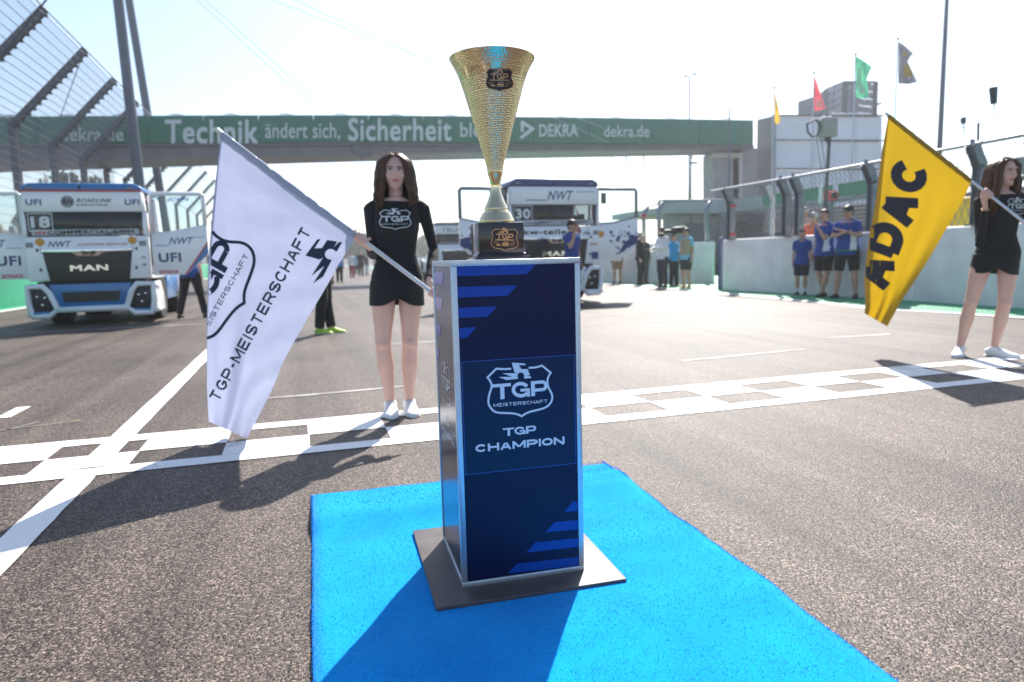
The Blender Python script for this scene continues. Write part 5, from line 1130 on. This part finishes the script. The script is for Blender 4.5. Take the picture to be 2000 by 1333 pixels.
def blet(t_, x0, x1, y0, y1, bo=.02, sh=0):
    g = text(t_, bo, sh).fit(x1-x0, y1-y0, (x0+x1)/2, -(y0+y1)/2)
    decal(g, lambda x, y: BP(x, -y, -.02), 'lettering', LET, br)
blet('dekra.de', 118, 241, 249, 276, .02); blet('Technik', 322, 504, 234, 281, .035); blet('ändert sich,', 518, 664, 240, 275, .012); blet('Sicherheit', 680, 882, 231, 276, .03); blet('bleibt.', 899, 985, 240, 268, .012)
blet('DEKRA', 1053, 1129, 243, 267, .03); blet('dekra.de', 1180, 1268, 245, 268, .01)
g = G2().stroke([(1020,-238),(1020,-258)], 6).stroke([(1018,-238),(1040,-252),(1017,-270)], 6.5)
decal(g, lambda x, y: BP(x, -y, -.02), 'triangle_emblem', LET, br)
# stair tower at its right end
st = thing('stair_tower', 'concrete stair tower under the right end of the green bridge', 'tower', (24,36,0))
def quadbox(name, a, b, y0, y1, mt, par, Yn, dep):     # a,b = left/right px, y0,y1 = top/bottom px
    P = [aY(a,y1,Yn), aY(b,y1,Yn), aY(b,y0,Yn), aY(a,y0,Yn)]; D = V((dep*.35,dep,0)); m = MB(); m.add(P+[p+D for p in P], [(0,1,2,3),(7,6,5,4),(0,4,5,1),(1,5,6,2),(2,6,7,3),(3,7,4,0)]); return m.build(name, mt, par)
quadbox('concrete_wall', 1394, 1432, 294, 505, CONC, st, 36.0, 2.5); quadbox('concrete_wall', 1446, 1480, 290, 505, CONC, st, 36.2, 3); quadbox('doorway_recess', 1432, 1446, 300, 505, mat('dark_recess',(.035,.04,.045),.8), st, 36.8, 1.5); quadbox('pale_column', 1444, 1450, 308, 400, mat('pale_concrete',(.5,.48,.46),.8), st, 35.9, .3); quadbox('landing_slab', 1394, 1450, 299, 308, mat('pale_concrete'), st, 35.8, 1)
# ------------------------------------------------------------------ masts and stay cables
def mast(label, a, b, r0, r1, Y, ext=1.2, tie=None):
    p = aY(*a, Y); q = aY(*b, Y); d = (q-p); top = q+d*ext; base = p-d*(p.z/d.z); t = thing('leaning_mast', label, 'mast', tuple(base), 0, None)
    m = MB(); m.tube([base, top], [r0,r1], 16); m.build('shaft', mat('mast_blue_grey',(.10,.12,.155),.5,.3,noise=.1), t, smooth=True, auto=.8)
    m = MB(); m.tube([base, base+d.normalized()*.5], [r0*1.9,r0*1.3], 16); m.build('foot', CONC, t, smooth=True, auto=.8); return top
t1 = mast('leaning steel mast in front of the green bridge', (271,352), (231,0), .20, .17, 29.5)
t2 = mast('leaning steel mast rising behind the green bridge', (288,222), (252,0), .20, .17, 37.5)
for nm, a, b in (('slender stay cable reaching the bridge above the lettering, lower one', (384,0),(622,218)),('slender stay cable just above the lower one',(400,0),(636,214)),('pale stay cable running to the middle of the bridge',(530,0),(880,135)),('faint upper stay cable in the sky',(575,0),(905,150))):
    p = aY(*b, 34); q = aY(*a, 36); d = (p-q); m = MB(); m.tube([q-d*1.2, q, p+d*(.02 if b[0] < 700 else .9)], .012, 5); tag(m.build('stay_cable', mat('pale_cable',(.45,.58,.68),.6)), nm, 'cable')
# ------------------------------------------------------------------ white paddock building, tower, flags
CLAD = mat('white_cladding', (.80,.84,.90), .5, noise=.06, nscale=.6); CLADD = mat('dark_cladding', (.12,.15,.18), .35, noise=.1, nscale=.8); TRIM = mat('dark_trim', (.05,.06,.075), .5)
bd = thing('paddock_building', 'white clad three storey building right of the green bridge', 'building', tuple(V((aY(1600,300,40).x,40,0))))
Yb = 40
def clad(px0, px1, y0, y1, Y, mt, par, nrib=14, nm='cladding_panel'):
    A = aY(px0,y1,Y); B_ = aY(px1,y1,Y); C_ = aY(px1,y0,Y); D_ = aY(px0,y0,Y); m = MB(); n = nrib*2; vs = []
    for k in range(n+1):
        u = k/n; dy = .05 if k%2 else 0
        for P0, P1 in ((A,B_),(D_,C_)): p = P0.lerp(P1,u); vs.append(p+V((0,dy,0)))
    nv = len(vs); vs += [v+V((0,.16,0)) for v in vs]
    m.add(vs, [(2*k,2*k+2,2*k+3,2*k+1) for k in range(n)]+[(nv+2*k,nv+2*k+1,nv+2*k+3,nv+2*k+2) for k in range(n)]); return m.build(nm, mt, par)
cols = [1512,1590,1672,1723]
for r, (y0, y1) in enumerate(((229,273),(277,329),(333,380),(384,470))):
    for a, b in zip(cols, cols[1:]): clad(a+.4, b-.4, y0, y1, Yb, CLAD, bd, nrib=max(6,int((b-a)/6)))
for y in (226,275,331,382): m = MB(); m.bar(aY(1510,y,Yb-.05), aY(1725,y,Yb-.05), .12, .10); m.build('dark_joint_rail', TRIM, bd)
m = MB(); m.bar(aY(1511,226,Yb-.1), aY(1509,480,Yb-.1), .22,.22); m.build('corner_post', STEEL, bd)
A0 = aY(1510,227,Yb+.1); A1 = aY(1479,234,Yb+7); zz = [lerp1(k,[(0,0),(1,1)]) for k in (0,1)]
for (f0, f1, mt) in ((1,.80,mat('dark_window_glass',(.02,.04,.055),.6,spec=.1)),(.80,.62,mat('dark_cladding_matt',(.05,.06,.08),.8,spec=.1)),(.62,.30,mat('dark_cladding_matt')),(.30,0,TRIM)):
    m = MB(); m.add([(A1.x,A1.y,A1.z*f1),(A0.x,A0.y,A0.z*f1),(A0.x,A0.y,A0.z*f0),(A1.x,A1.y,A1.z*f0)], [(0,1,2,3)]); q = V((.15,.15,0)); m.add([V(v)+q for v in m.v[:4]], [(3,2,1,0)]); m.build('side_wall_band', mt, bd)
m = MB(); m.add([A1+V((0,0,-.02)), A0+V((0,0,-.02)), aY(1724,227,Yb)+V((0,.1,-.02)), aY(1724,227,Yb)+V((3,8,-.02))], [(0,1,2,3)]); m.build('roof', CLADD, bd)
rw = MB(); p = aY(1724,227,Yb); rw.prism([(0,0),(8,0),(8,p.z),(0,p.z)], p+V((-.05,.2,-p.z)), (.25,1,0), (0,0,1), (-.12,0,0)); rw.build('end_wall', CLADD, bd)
tw = thing('roof_tower', 'dark boxy tower room on the roof of the white building', 'tower', tuple(aY(1660,226,46)))
L0 = aY(1614,176,50); M0 = aY(1649,162,46); R0 = aY(1709,162,47.5); lowz = aY(1650,228,46).z
for (a, b, n) in ((L0,M0,2),(M0,R0,4)):
    for k in range(n):
        for r in range(5):
            p = a.lerp(b,k/n); q = a.lerp(b,(k+1)/n-.03); z0 = lowz+ (p.z-lowz)*r/5; z1 = z0+(p.z-lowz)/5-.08
            m = MB(); m.bar(V((p.x,p.y,(z0+z1)/2)), V((q.x,q.y,(z0+z1)/2)), .10, z1-z0); m.build('louvre_panel', mat('tower_louvre',(.17,.20,.25),.5) if k < 3 else CLADD, tw)
for p in (L0,M0,R0): m = MB(); m.bar(V((p.x,p.y-.08,lowz)), V((p.x,p.y-.08,p.z+.05)), .28, .28); m.build('corner_post', TRIM, tw)
m = MB(); m.add([L0,M0,R0,R0+V((1,5,0)),L0+V((2,4,0))], [(0,1,2,3,4)]); n5 = 5; m.add([v+V((0,0,.15)) for v in (L0,M0,R0,R0+V((1,5,0)),L0+V((2,4,0)))], [(0,1,2,3,4)]); m.add([L0,M0,R0,L0+V((0,0,.15)),M0+V((0,0,.15)),R0+V((0,0,.15))], [(0,1,4,3),(1,2,5,4)]); m.build('roof', TRIM, tw)
m = MB(); m.box((M0+L0)/2+V((2,3,-1.2)), (3,4,2.2)); m.build('inner_room', CLADD, tw)
m = MB(); m.bar(aY(1706,204,46), aY(1718,204,46), .5, .12); m.tube([aY(1712,180,46),aY(1720,180,46),aY(1720,204,46),aY(1712,204,46),aY(1712,180,46)], .03, 5); m.build('balcony', STEEL, tw)
m = MB(); 
for k in range(14): m.ball(aY(1626+k*5.6,222+ (k%3),44.5), .10, 8, 6)
m.build('string_of_lamps', mat('white_lamp_globe',(.8,.8,.8),.2), tw, kind='stuff')
def flagpole(label, px, top, bot, Y, poly=None, mt=None, group='flagpoles behind the pit wall', extra=None, r=.035):
    a = aY(px, top, Y); t = thing('flagpole', label, 'flagpole', (a.x,Y,0), 0, group); m = MB(); m.tube([(a.x,Y,0), a], [r*1.3,r*.7], 8); m.build('pole', mat('flagpole_white_grey',(.42,.48,.55),.5), t, smooth=True)
    m = MB(); m.ball(a, .07, 8, 6); m.build('finial', STEEL, t, smooth=True)
    if poly:
        v, f = g2mesh(G2().poly([(x,-y) for x, y in poly]), 3.0); m = MB(); m.add([aY(x,-y,Y+.10*sin((x-px)*.35)+.07*sin(y*.13+x*.2)) for x, y in v], f); c = m.build('flag_cloth', mt, t, smooth=True)
        for nm, pg, mt2 in (extra or []):
            v, f = g2mesh(G2().poly([(x,-y) for x, y in pg]), 3.0); m = MB(); m.add([aY(x,-y,Y+.10*sin((x-px)*.35)+.07*sin(y*.13+x*.2)-.03) for x, y in v], f); m.build(nm, mt2, c, smooth=True)
CW = cloth_mat('pale_flag_print', (.6,.65,.6), (.7,.75,.7), .5)
flagpole('flagpole with a furled orange yellow flag beside the white building', 1512, 172, 0, 32, [(1513,178),(1517,195),(1521,214),(1524,236),(1520,243),(1513,241)], cloth_mat('orange_flag_cloth',(.65,.38,.03),(.7,.4,.03)))
flagpole('flagpole with a slim red flag left of the roof tower', 1590, 142, 0, 31, [(1590,147),(1597,165),(1604,188),(1613,212),(1602,215),(1590,217)], cloth_mat('red_flag_cloth',(.6,.05,.08),(.75,.1,.13)), extra=[('white_print',[(1592,195),(1603,196),(1608,210),(1592,213)],CW)])
flagpole('flagpole with a green flag in front of the roof tower', 1671, 106, 0, 29, [(1671,110),(1688,120),(1703,131),(1698,142),(1693,155),(1695,175),(1697,189),(1684,193),(1672,190)], cloth_mat('green_flag_cloth',(.03,.28,.15),(.08,.45,.27)), extra=[('white_print',[(1674,130),(1684,138),(1682,160),(1690,183),(1676,185)],CW)])
flagpole('flagpole with a dark flag carrying a yellow field', 1754, 76, 0, 27, [(1755,82),(1768,90),(1784,105),(1777,113),(1773,121),(1782,140),(1792,161),(1775,165),(1754,164)], cloth_mat('dark_flag_cloth',(.05,.055,.075),(.12,.13,.17)), extra=[('yellow_field',[(1766,126),(1776,127),(1784,150),(1765,150)],cloth_mat('yellow_field_cloth',(.7,.5,.06),(.8,.55,.08))),('yellow_field',[(1765,101),(1772,103),(1771,111),(1764,109)],cloth_mat('yellow_field_cloth2',(.7,.5,.06),(.8,.55,.08)))])
for (px, top, Y, c, lb) in ((1193,296,50,(.6,.5,.1),'yellow'),(1222,296,52,(.03,.3,.2),'green'),(1256,296,54,(.6,.06,.06),'red')):
    flagpole('distant flagpole seen under the bridge with a furled %s flag'%lb, px, top, 0, Y, [(px,top+3),(px+3,top+12),(px+2,top+38),(px,top+42)], cloth_mat('furled_%s_flag_cloth'%lb, c, c), r=.03)
def lampmast(label, px, top, Y, r, heads):
    a = aY(px, top, Y); t = thing('lamp_mast', label, 'lamp mast', (a.x,Y,0)); m = MB(); m.tube([(a.x,Y,0),a],[r,r*.6],10); m.build('pole', mat('mast_blue_grey'), t, smooth=True)
    for dx, dz in heads: m = MB(); m.bar(a, a+V((dx*.6,0,dz*.6)), .06,.06); m.box(a+V((dx,0,dz)), (.45,.3,.12)); m.build('lamp_head', mat('mast_blue_grey'), t, bevel=.02)
lampmast('slim distant lamp mast above the green bridge', 1347, 150, 60, .12, [(-.45,.0),(.5,.25)])
lampmast('thin grey mast in front of the right end of the bridge', 1425, 212, 30, .06, [])
lampmast('thin mast under the bridge near the stair tower', 1350, 300, 40, .07, [(.2,-.6)])
lampmast('tall thick floodlight mast on the right side', 1852, -60, 26, .145, [(-.5,.2),(.5,.2)])
# antenna on the tall mast
an = thing('yagi_antenna', 'pointed grid antenna on the tall mast at the right', 'antenna', tuple(aY(1862,238,12.5))); m = MB(); T_ = aY(1882,236,12.5)
for dz, dx in ((-.10,.0),(.10,.0)): m.tube([T_, aY(1851,238,12.5)+V((0,0,dz*1.4))], .007, 5)
for k in range(6): u = .2+k*.15; c = T_.lerp(aY(1850,238,12.5),u); m.tube([c+V((0,0,-.14*u)), c+V((0,0,.14*u))], .005, 5)
m.build('grid', STEEL_D, an); m = MB(); m.box(T_, (.07,.08,.14)); m.tube([T_, aY(1884,262,12.5)], .012, 6); m.build('feed_box', STEEL_D, an)
# camera mast with round counterweights
cmst = thing('camera_mast', 'camera crane with grey box, ring frame and red counterweights behind the pit wall', 'camera crane', tuple(V((aY(1614,400,19).x,19,0)))); Yc = 19
m = MB(); m.tube([aY(1612,400,Yc), aY(1620,268,Yc)], .055, 10); m.tube([(aY(1612,400,Yc).x,Yc,0), aY(1612,400,Yc)], .12, 10); m.build('pole', STEEL_D, cmst, smooth=True)
m = MB(); m.box(aY(1616,250,Yc), (.50,.4,.62)); m.build('camera_box', mat('camera_box_grey',(.30,.30,.29),.5), cmst, bevel=.03)
m = MB(); m.tube([aY(*p,Yc) for p in ((1592,234),(1576,243),(1578,258),(1586,268),(1596,264),(1602,250),(1600,240))], .035, 6, closed=True); m.build('ring_frame', STEEL_D, cmst, smooth=True)
m = MB(); m.tube([aY(1594,268,Yc),aY(1604,330,Yc)], .012, 5); m.tube([aY(1604,268,Yc),aY(1612,330,Yc)], .012, 5); m.build('cable', STEEL_D, cmst)
for q in range(5): m = MB(); m.ball(aY(1603+q*6,233-(q%2)*4,Yc), .05, 8, 6); m.build('lamp', mat('white_lamp_globe'), cmst, smooth=True)
m = MB(); m.tube([aY(1616,268,Yc),aY(1616,278,Yc)], [.12,.05], 10); m.build('tilt_head', STEEL_D, cmst, smooth=True)
for px in (1616,1628): c = aY(px,382,Yc); m = MB(); m.tube([c+V((-.04,-.02,0)), c+V((.04,.02,0))], .17, 18); m.build('red_counterweight', mat('orange_red_plastic',(.65,.07,.04),.4), cmst, smooth=True, auto=.6)
m = MB(); c = aY(1603,380,Yc); m.bar(c+V((0,0,-.30)), c+V((0,0,.30)), .1, .14); m.build('white_plate', F_WHITE, cmst, bevel=.03)
m = MB(); c = aY(1622,382,Yc); m.box(c+V((0,-.1,0)), (.2,.2,.2)); m.build('hub', T_BLACK, cmst, bevel=.02)
# ------------------------------------------------------------------ grandstand behind the pit wall
gs = thing('pit_grandstand', 'long grey grandstand with green banners behind the pit wall', 'grandstand', (20,20,0)); GX = 20
SL_ = mat('grey_bench_slat', (.19,.20,.215), .6, noise=.12, nscale=1); GB = mat('green_banner', (.015,.20,.11), .5); ROOFL = mat('pale_roof_sheet', (.36,.37,.39), .6, noise=.08)
for k in range(17):
    for (y0, y1) in ((6,14.8),(15,23.8),(24,33.8)):
        m = MB(); m.box((GX+.12*k,(y0+y1)/2,.12+k*.165), (.42,y1-y0,.045)); m.build('bench_slat', SL_, gs)
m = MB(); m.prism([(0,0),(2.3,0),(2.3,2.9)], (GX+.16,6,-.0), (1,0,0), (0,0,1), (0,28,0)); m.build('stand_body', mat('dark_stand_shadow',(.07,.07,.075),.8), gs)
for (y0, y1, mt) in ((6,15.2,SL_),(16.9,19.9,GB),(20.15,21.9,GB),(22.25,24.0,GB),(25.2,26.4,GB),(26.5,28.3,ROOFL)):
    z = 3.05; m = MB(); m.box((GX+.1,(y0+y1)/2,z+.24), (.06,y1-y0,.5)); m.build('banner_board', mt, gs)
m = MB(); m.box((GX+.35,20,2.95), (.3,28,.12)); m.build('front_beam', STEEL, gs)
for y in (8,11.5,15,18.5,22.1,25.6,29.2,32.8): m = MB(); m.box((GX-.1,y,1.5), (.16,.22,3.0)); m.build('pillar', STEEL, gs)
pb = thing('pit_building', 'low grey pit building with a pale roof edge beside the grandstand', 'building', (22,34,0))
for k in range(6):
    m = MB(); a = V((17.4+k*.66,27.5-k*.1+k*.0,0)); m.box((18.2+1.55*k,30.6-.95*k*0+0,1.5), (1.5,.2,3.0)); m.build('wall_panel', CONC, pb, bevel=.01)
m = MB(); m.box((22.0,30.4,3.35), (9.6,.7,.7)); m.build('roof_edge', ROOFL, pb, bevel=.02); m = MB(); m.box((22,33.4,3.2),(9.4,5.4,.3)); m.build('roof', ROOFL, pb)
for x in (19.3,21.6): m = MB(); m.box((x,30.46,1.5),(1.3,.06,2.1)); m.build('shutter_door', mat('grey_shutter',(.13,.15,.17),.5), pb)
# yellow vehicle behind the fence
yv = thing('yellow_van', 'yellow van parked behind the fence near the second woman', 'van', (15.6,12.0,0)); YEL = mat('yellow_vehicle_paint', (.85,.5,.01), .3, coat=.5)
m = MB(); m.prism([(-2.2,.35),(2.1,.35),(2.2,.9),(2.0,1.15),(1.3,1.3),(.75,2.0),(-2.1,2.05),(-2.2,1.9)], (15.6,11.1,.0), (.97,.24,0), (0,0,1), (-.4,1.6,0)); m.build('body', YEL, yv, bevel=.05)
m = MB(); m.prism([(.2,1.35),(1.15,1.35),(.7,1.88),(.2,1.88)], (15.6,11.095,.0), (.97,.24,0), (0,0,1), (.003,-.012,0)); m.prism([(-1.9,1.35),(.0,1.35),(.0,1.88),(-1.9,1.88)], (15.6,11.095,.0), (.97,.24,0), (0,0,1), (.003,-.012,0)); m.build('side_window', T_GLASS, yv)
for u in (-1.4,1.3): c = V((15.6,11.1,.34))+V((.97,.24,0))*u; m = MB(); m.tube([c+V((.05,-.04,0)), c+V((-.03,.16,0))], .34, 20); m.build('wheel', T_RUB, yv, smooth=True, auto=.7)
# ------------------------------------------------------------------ left background: spectator stand, small flag, trees
ls = thing('spectator_stand', 'low spectator stand blurred behind the left fence', 'grandstand', (-15,40,0))
PE = [mat('stand_'+n, c, .8) for n, c in (('peach',(.55,.36,.25)),('white',(.6,.6,.6)),('blue',(.12,.2,.35)),('brown',(.25,.15,.11)),('grey',(.3,.3,.31)))]
rnd = random.Random(11)
for r in range(7):
    m = MB(); m.box((-12.2-r*.8,36,.5+r*.45), (.8,44,.08)); m.build('step', CONC, ls)
    for y in range(0,40):
        if rnd.random() < .7: m = MB(); m.box((-12.2-r*.8, 15+y*1.08+rnd.uniform(-.3,.3), .85+r*.45), (.4,.5,.62), tx=.6, ty=.7); m.build('seat_back', rnd.choice(PE), ls)
LEAF = mat('leaf_green', (.055,.085,.03), .7, noise=.3, nscale=1.5); LEAF2 = mat('leaf_green_pale', (.10,.13,.05), .7, noise=.3, nscale=1.5); BARK = mat('bark', (.08,.06,.045), .9)
def tree(label, x, y, h, cw, mt):
    t = thing('tree', label, 'tree', (x,y,0), 0, 'trees in the far background'); m = MB(); m.tube([(x,y,0),(x+.1,y,h*.35),(x-.1,y,h*.75)], [h*.03,h*.022,h*.008], 8)
    rn = random.Random(int(x*7+y)); 
    for k in range(6): a = rn.uniform(0,6.28); m.tube([(x,y,h*(.3+.07*k)), (x+cos(a)*cw*.35,y+sin(a)*cw*.35,h*(.45+.08*k))], [h*.012,h*.003], 5)
    m.build('trunk', BARK, t, smooth=True); m = MB(); cl_ = [(rn.gauss(0,cw*.22), rn.gauss(0,cw*.22), h*rn.uniform(.38,.95), rn.uniform(.5,1)*cw*.22) for _ in range(16)]
    for _ in range(1500):
        cx_, cy_, cz_, cr2 = rn.choice(cl_); v = V((rn.gauss(0,1),rn.gauss(0,1),rn.gauss(0,.8))).normalized()*cr2*rn.uniform(.5,1.05); p = V((x+cx_,y+cy_,cz_))+v; a = V((rn.uniform(-1,1),rn.uniform(-1,1),rn.uniform(-1,1))).normalized()*cw*.045; b = a.cross(V((rn.uniform(-1,1),rn.uniform(-1,1),rn.uniform(-1,1)))).normalized()*cw*.03
        m.add([p-a,p+b,p+a,p-b], [(0,1,2,3)])
    m.build('crown', mt, t, recalc=False, kind='stuff')
for (lb, px, Y, h, cw, mt) in (('small dark tree above the roof of truck 18',108,62,11.2,5.5,LEAF),('low pale bush-like tree beside the small dark tree',150,66,9.6,4,LEAF2),('distant tree behind the crowd left of the woman',600,130,7,9,LEAF2),('distant broad tree at the end of the straight',655,150,7.5,12,LEAF),('distant tree between the flag and the woman',700,140,6.5,10,LEAF2),('far tree beside the waist of the woman',745,150,6.5,11,LEAF),('far tree left of the distant truck',815,160,7,11,LEAF2),('far tree right of the distant truck',900,150,6,10,LEAF)):
    p = aY(px,500,Y); tree(lb, p.x, Y, h, cw, mt)
flagpole('thin pole with a small yellow pennant above truck 18', 131, 316, 0, 48, [(131,316),(122,326),(131,325)], cloth_mat('yellow_pennant_cloth',(.7,.45,.02),(.8,.5,.03)), r=.03)
lampmast('thin wooden pole left of the yellow pennant', 85, 318, 45, .06, [])
hl_ = MB(); rn = random.Random(2); pts = [(-390+i*13, 420+20*sin(i*.7), 5+2.5*rn.random()) for i in range(60)]
hl_.add([(x,y,0) for x, y, z in pts]+[(x,y,z) for x, y, z in pts]+[(x,y+30,z*.9) for x, y, z in pts], [(i,i+1,61+i,60+i) for i in range(59)]+[(60+i,61+i,121+i,120+i) for i in range(59)])
tag(hl_.build('far_woodland', mat('far_wood_green', (.09,.12,.07), .9, noise=.3, nscale=.15)), 'low band of far woodland along the horizon', 'woodland', kind='stuff')

# ------------------------------------------------------------------ summer haze against the light
hz = MB(); hz.box((0, 420, 10.0), (840, 1000, 22)); hm = bpy.data.materials.new('haze_air'); hm.use_nodes = True; n = hm.node_tree.nodes; n.remove(n['Principled BSDF'])
pv = n.new('ShaderNodeVolumePrincipled'); pv.inputs['Color'].default_value = (.95,.97,1,1); pv.inputs['Density'].default_value = .0011; pv.inputs['Anisotropy'].default_value = .5
hm.node_tree.links.new(pv.outputs[0], n['Material Output'].inputs['Volume'])
tag(hz.build('haze', hm), 'thin bright summer haze over the race track', 'haze', kind='stuff')
